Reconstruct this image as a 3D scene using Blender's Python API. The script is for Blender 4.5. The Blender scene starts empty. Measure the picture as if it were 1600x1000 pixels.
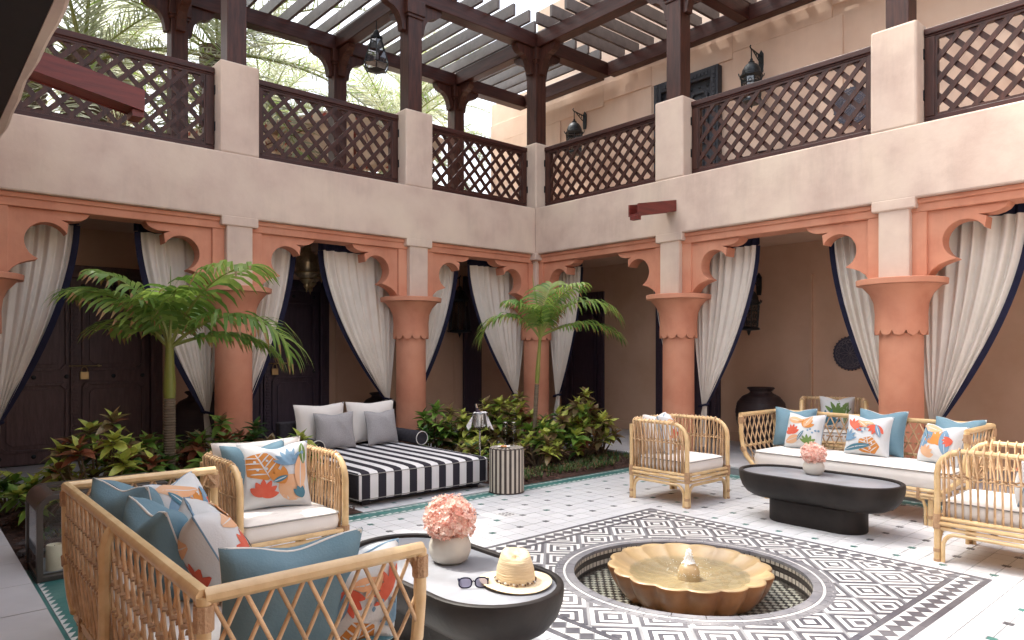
import bpy, math, random
from mathutils import Vector, Matrix
random.seed(7)
R = math.radians
PI = math.pi
U = 1.5          # metres per modelling unit
SC = bpy.context.scene
COL = SC.collection

# ------------------------------------------------------------------ camera, world, sun, exposure
cd = bpy.data.cameras.new('camera'); cam = bpy.data.objects.new('camera', cd); COL.objects.link(cam)
cam.location = (0, 0, 1.0 * U)
cam.rotation_euler = (R(90), 0, -math.atan2(.659, .752))
cd.sensor_width = 36; cd.lens = 36 * 1098 / 1600; cd.shift_y = 47 / 1600
cd.clip_start = .05; cd.clip_end = 2000
SC.camera = cam
SC.render.resolution_x = 1024; SC.render.resolution_y = 640
SUN_EL = R(62); SUN_DIR = Vector((-.42, .90, 0)).normalized()     # horizontal direction towards the sun
w = bpy.data.worlds.new('World'); SC.world = w; w.use_nodes = True
nt = w.node_tree; bg = nt.nodes['Background']
sky = nt.nodes.new('ShaderNodeTexSky'); sky.sky_type = 'NISHITA'; sky.sun_disc = False
sky.sun_elevation = SUN_EL; sky.sun_rotation = math.atan2(SUN_DIR.x, SUN_DIR.y)
sky.dust_density = 6.0; sky.air_density = 1.0; sky.ozone_density = 1.0
hz = nt.nodes.new('ShaderNodeHueSaturation'); hz.inputs['Saturation'].default_value = .45; nt.links.new(sky.outputs[0], hz.inputs['Color']); nt.links.new(hz.outputs[0], bg.inputs[0]); bg.inputs[1].default_value = .15
sl = bpy.data.lights.new('sun', 'SUN'); sl.energy = 2.0; sl.angle = R(.6); sl.color = (1, .95, .86)
so = bpy.data.objects.new('sun', sl); COL.objects.link(so)
d = Vector((SUN_DIR.x * math.cos(SUN_EL), SUN_DIR.y * math.cos(SUN_EL), math.sin(SUN_EL)))
so.rotation_euler = d.to_track_quat('Z', 'Y').to_euler(); so.location = d * 40
SC.view_settings.view_transform = 'Standard'; SC.view_settings.look = 'None'
SC.view_settings.gamma = 1; SC.view_settings.use_curve_mapping = False
SC.view_settings.exposure = 1.96
try:
    SC.cycles.max_bounces = 10; SC.cycles.diffuse_bounces = 6
except Exception: pass

# ------------------------------------------------------------------ materials
def nmat(name, c1, c2=None, scale=6, rough=.6, bump=0., bscale=None, stretch=(1, 1, 1), metal=0., spec=.5,
         detail=6, lo=.35, hi=.65, trans=0., sss=0., coat=0., c3=None, s3=1.2, streak=0):
    m = bpy.data.materials.new(name); m.use_nodes = True; N = m.node_tree.nodes; L = m.node_tree.links
    b = N['Principled BSDF']; b.inputs['Roughness'].default_value = rough; b.inputs['Metallic'].default_value = metal
    b.inputs['Specular IOR Level'].default_value = spec
    if coat: b.inputs['Coat Weight'].default_value = coat; b.inputs['Coat Roughness'].default_value = .25
    if trans: b.inputs['Transmission Weight'].default_value = trans
    c2 = c2 or tuple(v * .8 for v in c1)
    tc = N.new('ShaderNodeTexCoord'); mp = N.new('ShaderNodeMapping'); mp.inputs['Scale'].default_value = stretch
    L.new(tc.outputs['Object'], mp.inputs[0])
    no = N.new('ShaderNodeTexNoise'); no.inputs['Scale'].default_value = scale; no.inputs['Detail'].default_value = detail
    no.inputs['Roughness'].default_value = .6
    L.new(mp.outputs[0], no.inputs['Vector'])
    cr = N.new('ShaderNodeValToRGB'); e = cr.color_ramp.elements
    e[0].position = lo; e[0].color = (*c1, 1); e[1].position = hi; e[1].color = (*c2, 1)
    L.new(no.outputs[0], cr.inputs[0]); out = cr.outputs[0]
    if c3:
        n3 = N.new('ShaderNodeTexNoise'); n3.inputs['Scale'].default_value = s3; n3.inputs['Detail'].default_value = 5
        L.new(tc.outputs['Object'], n3.inputs['Vector'])
        mr = N.new('ShaderNodeMapRange'); mr.inputs[1].default_value = .45; mr.inputs[2].default_value = .72
        L.new(n3.outputs[0], mr.inputs[0])
        mx = N.new('ShaderNodeMix'); mx.data_type = 'RGBA'; L.new(mr.outputs[0], mx.inputs[0])
        L.new(out, mx.inputs[6]); mx.inputs[7].default_value = (*c3, 1); out = mx.outputs[2]
    if streak:
        ms = N.new('ShaderNodeMapping'); ms.inputs['Scale'].default_value = (1, 1, .13); L.new(tc.outputs['Object'], ms.inputs[0])
        n4 = N.new('ShaderNodeTexNoise'); n4.inputs['Scale'].default_value = 5.5; n4.inputs['Detail'].default_value = 8; n4.inputs['Roughness'].default_value = .7; L.new(ms.outputs[0], n4.inputs['Vector'])
        n5 = N.new('ShaderNodeTexNoise'); n5.inputs['Scale'].default_value = 1.3; n5.inputs['Detail'].default_value = 3; L.new(tc.outputs['Object'], n5.inputs['Vector'])
        mm = N.new('ShaderNodeMath'); mm.operation = 'MULTIPLY'; L.new(n4.outputs[0], mm.inputs[0]); L.new(n5.outputs[0], mm.inputs[1])
        m4 = N.new('ShaderNodeMapRange'); m4.inputs[1].default_value = .24; m4.inputs[2].default_value = .40; m4.inputs[3].default_value = 0; m4.inputs[4].default_value = streak; L.new(mm.outputs[0], m4.inputs[0])
        mx2 = N.new('ShaderNodeMix'); mx2.data_type = 'RGBA'; L.new(m4.outputs[0], mx2.inputs[0]); L.new(out, mx2.inputs[6]); mx2.inputs[7].default_value = tuple(v * .3 for v in c2) + (1,); out = mx2.outputs[2]
    L.new(out, b.inputs['Base Color'])
    if bump:
        n2 = N.new('ShaderNodeTexNoise'); n2.inputs['Scale'].default_value = bscale or scale * 4; n2.inputs['Detail'].default_value = 8
        L.new(mp.outputs[0], n2.inputs['Vector'])
        bp = N.new('ShaderNodeBump'); bp.inputs['Strength'].default_value = bump; bp.inputs['Distance'].default_value = .02
        L.new(n2.outputs[0], bp.inputs['Height']); L.new(bp.outputs[0], b.inputs['Normal'])
    return m
def rand_tint(m, amt=.08):
    """per-object value variation"""
    N = m.node_tree.nodes; L = m.node_tree.links; b = N['Principled BSDF']
    src = b.inputs['Base Color'].links[0].from_socket
    oi = N.new('ShaderNodeObjectInfo'); mr = N.new('ShaderNodeMapRange'); mr.inputs[3].default_value = 1 - amt; mr.inputs[4].default_value = 1 + amt
    L.new(oi.outputs['Random'], mr.inputs[0])
    hs = N.new('ShaderNodeHueSaturation'); L.new(mr.outputs[0], hs.inputs['Value']); L.new(src, hs.inputs['Color'])
    L.new(hs.outputs[0], b.inputs['Base Color']); return m
def leafmat(name, c1, c2, scale=9, rough=.4, tr=.25):
    m = nmat(name, c1, c2, scale=scale, rough=rough, spec=.4)
    N = m.node_tree.nodes; L = m.node_tree.links; b = N['Principled BSDF']; o = N['Material Output']
    t = N.new('ShaderNodeBsdfTranslucent'); L.new(b.inputs['Base Color'].links[0].from_socket, t.inputs[0])
    mx = N.new('ShaderNodeMixShader'); mx.inputs[0].default_value = tr
    L.new(b.outputs[0], mx.inputs[1]); L.new(t.outputs[0], mx.inputs[2]); L.new(mx.outputs[0], o.inputs[0])
    return rand_tint(m, .12 if 'blossom' in name else .25)
M = {}
M['plaster'] = nmat('plaster', (.61, .48, .395), (.53, .395, .325), scale=2.6, rough=.85, bump=.16, bscale=9, c3=(.65, .53, .42), s3=1.1, streak=.16)
M['orange'] = nmat('orange_plaster', (.61, .27, .165), (.53, .21, .125), scale=2.6, rough=.8, bump=.16, bscale=14, c3=(.62, .30, .19), s3=1.6, streak=.15)
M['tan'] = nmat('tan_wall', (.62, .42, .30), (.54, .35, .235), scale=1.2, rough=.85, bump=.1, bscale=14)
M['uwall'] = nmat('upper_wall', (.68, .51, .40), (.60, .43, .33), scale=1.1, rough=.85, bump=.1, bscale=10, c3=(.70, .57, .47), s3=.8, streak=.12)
M['wood'] = nmat('dark_wood', (.07, .024, .016), (.030, .011, .008), scale=5, rough=.42, spec=.35, bump=.1, stretch=(6, 6, .6))
M['wood_y'] = nmat('dark_wood_y', (.062, .018, .013), (.028, .009, .007), scale=5, rough=.42, spec=.35, bump=.1, stretch=(6, .6, 6))
M['wood_x'] = nmat('dark_wood_x', (.062, .018, .013), (.028, .009, .007), scale=5, rough=.42, spec=.35, bump=.1, stretch=(.6, 6, 6))
M['redwood'] = nmat('red_wood', (.17, .024, .016), (.10, .014, .010), scale=5, rough=.4, stretch=(.6, 6, 6), bump=.1)
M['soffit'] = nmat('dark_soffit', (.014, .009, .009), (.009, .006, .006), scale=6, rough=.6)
M['slat'] = nmat('grey_slat', (.12, .098, .092), (.075, .06, .057), scale=6, rough=.3, bump=.06)
M['door'] = nmat('carved_door', (.125, .068, .066), (.075, .04, .042), scale=6, rough=.5, bump=.2, stretch=(5, 5, .7))
M['navydoor'] = nmat('navy_door', (.06, .038, .058), (.042, .027, .042), scale=6, rough=.5, bump=.1, stretch=(5, 5, .7))
M['bluedoor'] = nmat('blue_black_door', (.03, .034, .045), (.02, .023, .032), scale=8, rough=.5, bump=.25)
M['curtain'] = nmat('cream_linen', (.74, .69, .62), (.67, .62, .55), scale=3, rough=.95, bump=.05, bscale=120, spec=.1)
M['navy'] = nmat('navy_cloth', (.02, .02, .045), (.014, .014, .03), scale=9, rough=.9, spec=.15)
M['rattan'] = rand_tint(nmat('rattan', (.74, .54, .29), (.60, .40, .19), scale=9, rough=.38, bump=.1, bscale=30, coat=.2), .1)
M['cane'] = rand_tint(nmat('cane', (.68, .47, .28), (.50, .31, .16), scale=14, rough=.5, bump=.15, bscale=40), .22)
M['wrap'] = nmat('cane_wrap', (.50, .32, .18), (.38, .22, .115), scale=30, rough=.6, bump=.5, bscale=90)
M['white_fab'] = nmat('white_cushion', (.80, .77, .73), (.75, .71, .67), scale=3, rough=.95, bump=.1, bscale=120, spec=.1)
M['piping'] = nmat('grey_piping', (.30, .29, .27), (.24, .23, .22), scale=8, rough=.9)
M['wpiping'] = nmat('white_piping', (.75, .72, .68), (.68, .66, .62), scale=8, rough=.9)
M['blue'] = nmat('blue_fabric', (.17, .275, .335), (.135, .235, .295), scale=5, rough=.85, bump=.12, bscale=120, spec=.2)
M['printw'] = nmat('print_ground', (.60, .645, .68), (.60, .59, .58), scale=2.5, rough=.9, bump=.1, bscale=120, spec=.1)
M['p_or'] = nmat('print_orange', (.60, .25, .06), (.50, .19, .04), scale=5, rough=.9)
M['p_red'] = nmat('print_red', (.58, .09, .05), (.65, .16, .10), scale=7, rough=.9)
M['p_peach'] = nmat('print_peach', (.68, .37, .20), (.66, .43, .28), scale=5, rough=.9)
M['p_blue'] = nmat('print_blue', (.14, .26, .38), (.20, .32, .44), scale=6, rough=.9)
M['p_teal'] = nmat('print_teal', (.05, .17, .24), (.08, .2, .27), scale=6, rough=.9)
M['p_green'] = nmat('print_green', (.10, .18, .05), (.16, .25, .07), scale=6, rough=.9)
M['grey_fab'] = nmat('grey_weave', (.43, .42, .43), (.32, .31, .32), scale=160, rough=.95, bump=.3, bscale=180, detail=1)
M['black_fab'] = nmat('charcoal_fabric', (.045, .042, .05), (.032, .03, .037), scale=30, rough=.9, spec=.2)
M['tile'] = rand_tint(nmat('white_tile', (.655, .66, .675), (.605, .615, .64), scale=2.2, rough=.36, spec=.35, c3=(.63, .64, .66), s3=2.5), .06)
M['grout'] = nmat('grout', (.27, .27, .28), (.21, .21, .22), scale=6, rough=.9)
M['paver'] = rand_tint(nmat('grey_paver', (.56, .555, .57), (.50, .50, .52), scale=2.5, rough=.5, c3=(.45, .445, .46), s3=3.), .05)
M['dtile'] = rand_tint(nmat('charcoal_tile', (.085, .09, .105), (.13, .135, .15), scale=3, rough=.35), .25)
M['gtile'] = rand_tint(nmat('green_tile', (.04, .16, .14), (.06, .20, .175), scale=3, rough=.35), .2)
M['teal'] = nmat('teal_tile', (.035, .15, .14), (.055, .20, .185), scale=3, rough=.35, c3=(.09, .23, .21), s3=4)
M['mosw'] = nmat('mosaic_white', (.76, .75, .73), (.69, .68, .67), scale=3, rough=.4)
M['mosd'] = nmat('mosaic_dark', (.075, .075, .092), (.17, .165, .175), scale=1.3, rough=.4)
M['mosg'] = nmat('mosaic_grey', (.15, .15, .17), (.26, .255, .265), scale=4, rough=.4)
M['mosc'] = nmat('mosaic_cream', (.58, .53, .44), (.52, .47, .39), scale=8, rough=.4)
M['mosb'] = nmat('mosaic_brown', (.04, .032, .028), (.07, .055, .05), scale=8, rough=.35)
M['bowl_out'] = nmat('bowl_terracotta', (.38, .165, .06), (.25, .10, .038), scale=4, rough=.32, coat=.25, c3=(.16, .07, .035), s3=6)
M['bowl_in'] = nmat('bowl_sand', (.46, .33, .175), (.36, .25, .125), scale=4, rough=.42, coat=.15, c3=(.30, .22, .13), s3=5)
M['table'] = nmat('charcoal_table', (.020, .0145, .0125), (.011, .009, .008), spec=.3, scale=5, rough=.55, bump=.1, bscale=25, c3=(.035, .027, .023), s3=3)
M['table_top'] = nmat('slate_top', (.33, .34, .37), (.24, .25, .28), scale=3, rough=.33, c3=(.24, .245, .26), s3=5)
M['mulch'] = nmat('mulch', (.085, .04, .028), (.04, .02, .015), scale=18, rough=.95, bump=.8, bscale=40)
M['stone'] = rand_tint(nmat('dark_stone', (.10, .085, .085), (.055, .046, .048), scale=9, rough=.75, bump=.4), .35)
M['chip'] = nmat('bark_chip', (.11, .055, .038), (.05, .025, .018), scale=9, rough=.9)
M['l_green'] = leafmat('leaf_green', (.12, .25, .04), (.24, .38, .07))
M['l_dark'] = leafmat('leaf_dark', (.04, .11, .028), (.07, .14, .03))
M['l_yel'] = leafmat('leaf_yellow', (.55, .55, .12), (.28, .38, .06))
M['l_red'] = leafmat('leaf_red', (.30, .075, .045), (.17, .09, .035))
M['l_brn'] = leafmat('leaf_bronze', (.27, .15, .08), (.15, .15, .055))
M['l_or'] = leafmat('leaf_orange', (.40, .14, .025), (.24, .15, .03))
M['f_green'] = leafmat('frond_green', (.10, .21, .035), (.17, .28, .055), scale=4, tr=.35)
M['f_lite'] = leafmat('frond_light', (.30, .40, .09), (.19, .31, .06), scale=4, tr=.4)
M['f_tip'] = leafmat('frond_tip', (.26, .19, .07), (.33, .17, .07), scale=4)
M['f_grey'] = leafmat('frond_grey', (.30, .33, .21), (.38, .40, .27), scale=4, tr=.4)
M['f_stem'] = nmat('frond_stem', (.22, .24, .06), (.17, .20, .04), scale=6, rough=.5)
M['shaft'] = nmat('crownshaft', (.17, .20, .03), (.22, .22, .05), scale=5, rough=.4, stretch=(3, 3, .5))
M['trunk'] = nmat('ringed_trunk', (.20, .155, .105), (.12, .09, .062), scale=4, rough=.85, bump=.4, stretch=(1, 1, 9))
M['dtrunk'] = nmat('date_trunk', (.17, .12, .085), (.085, .06, .045), scale=14, rough=.95, bump=.9, bscale=16)
M['stem'] = nmat('shrub_stem', (.14, .10, .06), (.10, .07, .04), scale=9, rough=.8)
M['iron'] = nmat('black_iron', (.02, .024, .028), (.035, .04, .044), scale=14, rough=.45, metal=.6)
M['steel'] = nmat('steel', (.55, .53, .50), (.48, .46, .44), scale=8, rough=.22, metal=1.)
M['brass'] = nmat('brass', (.45, .33, .17), (.35, .25, .13), scale=9, rough=.4, metal=.9)
M['bronze'] = nmat('lantern_frame', (.11, .095, .085), (.08, .07, .065), scale=7, rough=.35, metal=.5)
M['urn'] = nmat('urn', (.045, .027, .027), (.03, .018, .019), scale=6, rough=.55, bump=.3, stretch=(.5, .5, 12))
M['pot'] = nmat('cream_pot', (.56, .53, .47), (.50, .47, .42), scale=6, rough=.45)
M['fl1'] = leafmat('blossom_pink', (.88, .60, .52), (.90, .66, .58), tr=.3)
M['fl2'] = leafmat('blossom_pale', (.93, .80, .72), (.92, .74, .66), tr=.3)
M['fl3'] = leafmat('blossom_deep', (.82, .45, .38), (.84, .52, .44), tr=.3)
M['straw'] = nmat('straw', (.78, .64, .42), (.68, .52, .32), scale=5, rough=.75, bump=.5, bscale=10, stretch=(1, 1, 14))
M['brim'] = nmat('straw_brim', (.74, .62, .44), (.66, .53, .36), scale=8, rough=.75, bump=.3, bscale=60)
M['bead'] = nmat('dark_bead', (.06, .03, .02), (.16, .08, .04), scale=60, rough=.4)
M['candle'] = nmat('candle_wax', (.76, .70, .52), (.70, .64, .47), scale=3, rough=.5)
M['towel'] = nmat('white_towel', (.78, .77, .78), (.72, .71, .73), scale=8, rough=.95, bump=.2, bscale=90)
M['strw'] = nmat('stripe_cream', (.55, .50, .42), (.50, .45, .38), scale=12, rough=.85)
M['strb'] = nmat('stripe_brown', (.06, .045, .04), (.05, .038, .034), scale=12, rough=.85)
M['parasol'] = nmat('parasol_cloth', (.66, .55, .44), (.60, .49, .39), scale=3, rough=.9)
M['parasol_red'] = nmat('parasol_trim', (.32, .07, .05), (.4, .1, .07), scale=9, rough=.9)
M['plate'] = nmat('dark_plate', (.028, .026, .05), (.04, .036, .06), scale=9, rough=.35)
M['plate_line'] = nmat('plate_line', (.22, .20, .22), (.16, .15, .17), scale=9, rough=.5)
M['ground'] = nmat('sand_ground', (.30, .23, .16), (.24, .18, .12), scale=.8, rough=.95)
M['food'] = nmat('snack', (.6, .3, .12), (.5, .2, .08), scale=30, rough=.6)

def glass(name, tint=(1, 1, 1), rough=0., ior=1.1, alpha=.18, rim=.25):
    m = bpy.data.materials.new(name); m.use_nodes = True; N = m.node_tree.nodes; L = m.node_tree.links; N.remove(N['Principled BSDF'])
    o = N['Material Output']; t = N.new('ShaderNodeBsdfTransparent'); t.inputs[0].default_value = (*tint, 1)
    g = N.new('ShaderNodeBsdfGlossy'); g.inputs['Roughness'].default_value = rough
    lw = N.new('ShaderNodeLayerWeight'); lw.inputs[0].default_value = .5; pw = N.new('ShaderNodeMath'); pw.operation = 'POWER'; pw.inputs[1].default_value = 5; L.new(lw.outputs['Facing'], pw.inputs[0])
    mr = N.new('ShaderNodeMath'); mr.operation = 'MULTIPLY_ADD'; mr.inputs[1].default_value = .9; mr.inputs[2].default_value = alpha * .25
    mx = N.new('ShaderNodeMixShader'); L.new(pw.outputs[0], mr.inputs[0]); L.new(mr.outputs[0], mx.inputs[0])
    L.new(t.outputs[0], mx.inputs[1]); L.new(g.outputs[0], mx.inputs[2]); L.new(mx.outputs[0], o.inputs[0]); return m
M['glass'] = glass('clear_glass', (.93, .95, .94))
M['lens'] = glass('lilac_lens', (.42, .42, .58), alpha=.5)
M['smoke'] = glass('smoky_glass', (.55, .56, .58), alpha=.6)
def water_mat():
    m = glass('water', (.86, .9, .9), .02, alpha=.1); N = m.node_tree.nodes; L = m.node_tree.links
    n = N.new('ShaderNodeTexNoise'); n.inputs['Scale'].default_value = 9; b = N.new('ShaderNodeBump'); b.inputs['Strength'].default_value = .12; b.inputs['Distance'].default_value = .02
    tc = N.new('ShaderNodeTexCoord'); L.new(tc.outputs['Object'], n.inputs['Vector']); L.new(n.outputs[0], b.inputs['Height'])
    for x in N:
        if x.type in ('BSDF_GLOSSY', 'LAYER_WEIGHT'): L.new(b.outputs[0], x.inputs['Normal'])
    return m
M['water'] = water_mat(); M['poolwater'] = water_mat()
M['foam'] = nmat('water_foam', (.85, .87, .88), (.75, .78, .8), scale=30, rough=.2)

def jetmat():
    m = nmat('water_spray', (.86, .88, .9), (.78, .8, .82), scale=30, rough=.15); N = m.node_tree.nodes; L = m.node_tree.links; b = N['Principled BSDF']; o = N['Material Output']
    t = N.new('ShaderNodeBsdfTransparent'); n = N.new('ShaderNodeTexNoise'); n.inputs['Scale'].default_value = 60; mr = N.new('ShaderNodeMapRange'); mr.inputs[1].default_value = .35; mr.inputs[2].default_value = .6; L.new(n.outputs[0], mr.inputs[0])
    mx = N.new('ShaderNodeMixShader'); L.new(mr.outputs[0], mx.inputs[0]); L.new(t.outputs[0], mx.inputs[1]); L.new(b.outputs[0], mx.inputs[2]); L.new(mx.outputs[0], o.inputs[0]); return m
M['jet'] = jetmat()
def pierced():
    m = nmat('pierced_metal', (.42, .34, .22), (.30, .24, .15), scale=9, rough=.35, metal=.8); N = m.node_tree.nodes; L = m.node_tree.links
    v = N.new('ShaderNodeTexVoronoi'); v.inputs['Scale'].default_value = 42; tc = N.new('ShaderNodeTexCoord'); L.new(tc.outputs['Object'], v.inputs['Vector'])
    c = N.new('ShaderNodeMath'); c.operation = 'GREATER_THAN'; c.inputs[1].default_value = .28; L.new(v.outputs['Distance'], c.inputs[0])
    b = N['Principled BSDF']; L.new(c.outputs[0], b.inputs['Alpha']); return m
M['pierced'] = pierced()

# ------------------------------------------------------------------ mesh builder (all numbers in units of U metres)
class MB:
    def __init__(s): s.v = []; s.f = []; s.m = []
    def add(s, vs, fs, m=0):
        b = len(s.v); s.v += [tuple(x) for x in vs]; s.f += [tuple(b + i for i in f) for f in fs]; s.m += [m] * len(fs); return s
    def box(s, x0, x1, y0, y1, z0, z1, m=0):
        return s.add([(x0, y0, z0), (x1, y0, z0), (x1, y1, z0), (x0, y1, z0), (x0, y0, z1), (x1, y0, z1), (x1, y1, z1), (x0, y1, z1)],
                     [(3, 2, 1, 0), (4, 5, 6, 7), (0, 1, 5, 4), (1, 2, 6, 5), (2, 3, 7, 6), (3, 0, 4, 7)], m)
    def bar(s, a, b, w, h, up=(0, 0, 1), m=0):
        a = Vector(a); b = Vector(b); t = (b - a).normalized(); sd = t.cross(Vector(up)).normalized(); u = sd.cross(t)
        vs = []
        for p in (a, b):
            for i, j in ((-1, -1), (1, -1), (1, 1), (-1, 1)): vs.append(p + sd * i * w / 2 + u * j * h / 2)
        return s.add(vs, [(3, 2, 1, 0), (4, 5, 6, 7), (0, 1, 5, 4), (1, 2, 6, 5), (2, 3, 7, 6), (3, 0, 4, 7)], m)
    def prism(s, poly, z0, z1, m=0, bottom=False):
        n = len(poly); vs = [(x, y, z0) for x, y in poly] + [(x, y, z1) for x, y in poly]
        fs = [tuple(range(n, 2 * n))] + [(i, (i + 1) % n, n + (i + 1) % n, n + i) for i in range(n)]
        if bottom: fs.append(tuple(range(n - 1, -1, -1)))
        return s.add(vs, fs, m)
    def extr(s, pts3, off, m=0):
        """closed planar outline extruded by vector off"""
        n = len(pts3); o = Vector(off); vs = [Vector(p) for p in pts3] + [Vector(p) + o for p in pts3]
        fs = [tuple(range(n - 1, -1, -1)), tuple(range(n, 2 * n))] + [(i, (i + 1) % n, n + (i + 1) % n, n + i) for i in range(n)]
        return s.add(vs, fs, m)
    def tube(s, pts, r, n=6, closed=False, m=0, cap=True):
        P = [Vector(p) for p in pts]; k = len(P); rr = r if isinstance(r, (list, tuple)) else [r] * k
        vs = []; ref = None
        for i, p in enumerate(P):
            if closed: t = P[(i + 1) % k] - P[i - 1]
            else: t = P[min(i + 1, k - 1)] - P[max(i - 1, 0)]
            t.normalize()
            if ref is None: ref = Vector((0, 0, 1)) if abs(t.z) < .9 else Vector((1, 0, 0))
            a = t.cross(ref)
            if a.length < 1e-5: ref = Vector((1, .3, 0)); a = t.cross(ref)
            a.normalize(); b = a.cross(t); ref = b
            for j in range(n):
                an = 2 * PI * j / n; vs.append(p + (a * math.cos(an) + b * math.sin(an)) * rr[i])
        fs = []
        for i in range(k if closed else k - 1):
            for j in range(n):
                i2 = (i + 1) % k; fs.append((i * n + j, i * n + (j + 1) % n, i2 * n + (j + 1) % n, i2 * n + j))
        if cap and not closed: fs += [tuple(range(n - 1, -1, -1)), tuple((k - 1) * n + j for j in range(n))]
        return s.add(vs, fs, m)
    def lathe(s, prof, c=(0, 0, 0), n=24, m=0, fn=None, cap=False):
        vs = []
        for k, (r, z) in enumerate(prof):
            for j in range(n):
                a = 2 * PI * j / n; q = r * (fn(a, k) if fn else 1); vs.append((c[0] + q * math.cos(a), c[1] + q * math.sin(a), c[2] + z))
        fs = [(k * n + j, k * n + (j + 1) % n, (k + 1) * n + (j + 1) % n, (k + 1) * n + j) for k in range(len(prof) - 1) for j in range(n)]
        if cap: fs += [tuple(range(n - 1, -1, -1)), tuple((len(prof) - 1) * n + j for j in range(n))]
        return s.add(vs, fs, m)
    def grid(s, fn, nu, nv, m=0):
        vs = [fn(i / nu, j / nv) for j in range(nv + 1) for i in range(nu + 1)]
        fs = [(j * (nu + 1) + i, j * (nu + 1) + i + 1, (j + 1) * (nu + 1) + i + 1, (j + 1) * (nu + 1) + i) for j in range(nv) for i in range(nu)]
        return s.add(vs, fs, m)
    def mesh(s, name, mats, o=(0, 0, 0), smooth=False):
        me = bpy.data.meshes.new(name)
        me.from_pydata([((x - o[0]) * U, (y - o[1]) * U, (z - o[2]) * U) for x, y, z in s.v], [], s.f)
        if not isinstance(mats, (list, tuple)): mats = [mats]
        for k in mats: me.materials.append(M[k] if isinstance(k, str) else k)
        if len(mats) > 1: me.polygons.foreach_set('material_index', s.m)
        if smooth:
            me.polygons.foreach_set('use_smooth', [True] * len(me.polygons))
            if smooth != 2:
                try: me.set_sharp_from_angle(angle=R(40))
                except Exception: pass
        me.update(); return me
    def build(s, name, mats, parent=None, o=None, smooth=False, bevel=0, **tags):
        if o is None: o = parent['_o'] if parent is not None and '_o' in parent else (0, 0, 0)
        ob = bpy.data.objects.new(name, s.mesh(name, mats, o, smooth)); COL.objects.link(ob)
        if parent is not None: ob.parent = parent; ob['_o'] = o
        else: ob.location = Vector(o) * U
        if bevel:
            b = ob.modifiers.new('bevel', 'BEVEL'); b.width = bevel * U; b.segments = 2; b.limit_method = 'ANGLE'
        return tag(ob, **tags)
def tag(o, label=None, cat=None, group=None, kind=None):
    if label: o['label'] = label
    if cat: o['category'] = cat
    if group: o['group'] = group
    if kind: o['kind'] = kind
    return o
def thing(name, label, cat, o=(0, 0, 0), group=None, kind=None):
    e = bpy.data.objects.new(name, None); COL.objects.link(e); e.location = Vector(o) * U; e['_o'] = tuple(o); e.empty_display_size = .1
    return tag(e, label, cat, group, kind)
def inst(name, me, parent, loc, rot=(0, 0, 0), scale=1):
    """a part sharing mesh data; loc in units relative to the parent"""
    ob = bpy.data.objects.new(name, me); COL.objects.link(ob); ob.parent = parent
    ob.location = Vector(loc) * U; ob.rotation_euler = rot
    ob.scale = (scale,) * 3 if not isinstance(scale, tuple) else scale
    return ob
KIDS = {}
def kids_map():
    KIDS.clear()
    for ob in COL.objects:
        if ob.parent: KIDS.setdefault(ob.parent.name, []).append(ob)
def copy_tree(o, parent=None, loc=None, rz=None, label=None, group=None, first=True):
    if first: kids_map()
    c = o.copy(); COL.objects.link(c); c.parent = parent
    if loc is not None: c.location = Vector(loc) * U
    if rz is not None: c.rotation_euler = (0, 0, rz)
    if label: c['label'] = label
    if group: c['group'] = group
    for ch in KIDS.get(o.name, []): copy_tree(ch, c, first=False)
    return c
def arc(cx, cz, r, a0, a1, n): return [(cx + r * math.cos(R(a0 + (a1 - a0) * i / n)), cz + r * math.sin(R(a0 + (a1 - a0) * i / n))) for i in range(n + 1)]

# polygon clipping
def clip(poly, a, b, c, keep=1):
    out = []; n = len(poly)
    for i in range(n):
        p = poly[i]; q = poly[(i + 1) % n]; dp = keep * (a * p[0] + b * p[1] - c); dq = keep * (a * q[0] + b * q[1] - c)
        if dp >= -1e-9: out.append(p)
        if (dp > 1e-9 and dq < -1e-9) or (dp < -1e-9 and dq > 1e-9):
            t = dp / (dp - dq); out.append((p[0] + t * (q[0] - p[0]), p[1] + t * (q[1] - p[1])))
    return out if len(out) > 2 else []
def area(p): return abs(sum(p[i][0] * p[(i + 1) % len(p)][1] - p[(i + 1) % len(p)][0] * p[i][1] for i in range(len(p)))) / 2
def clip_rect(p, x0, x1, y0, y1):
    for a, b, c, k in ((1, 0, x0, 1), (1, 0, x1, -1), (0, 1, y0, 1), (0, 1, y1, -1)):
        if p: p = clip(p, a, b, c, k)
    return p
def sub_circle(p, cx, cy, r, n=48):
    far = min(math.hypot(x - cx, y - cy) for x, y in p); mx_ = max(math.hypot(x - cx, y - cy) for x, y in p)
    if mx_ < r * .97: return []
    out = []
    for i in range(n):
        an = 2 * PI * (i + .5) / n; a, b = math.cos(an), math.sin(an); c = a * cx + b * cy + r * math.cos(PI / n)
        o = clip(p, a, b, c, 1)
        if o and area(o) > 1e-7: out.append(o)
        p = clip(p, a, b, c, -1)
        if not p: break
    return out
# ================================================================== SETTING: grounds and floors
PCX, PCY, PR = 2.667, 1.843, .515              # pool centre and inner radius
TZ = .062                                      # terrace height
XW, XE, YN = .41, 5.067, 5.42                  # terrace edges (west, east, north)
FX, FY = 5.12, 5.46                            # facade front planes
WX, WY = 6.52, 6.87                            # back walls of the walkways
b = MB(); b.box(-40, 50, -40, 60, -.55, -.5); b.build('ground', 'ground', kind='structure')
cam_dir = (.659, .752)
def project(x, y, z=0):
    r_ = .752 * x - .659 * y; w_ = .659 * x + .752 * y
    return (9999, 9999, w_) if w_ < .15 else (800 + 1098 * r_ / w_, 547 - (z - 1) * 1098 / w_, w_)

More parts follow.
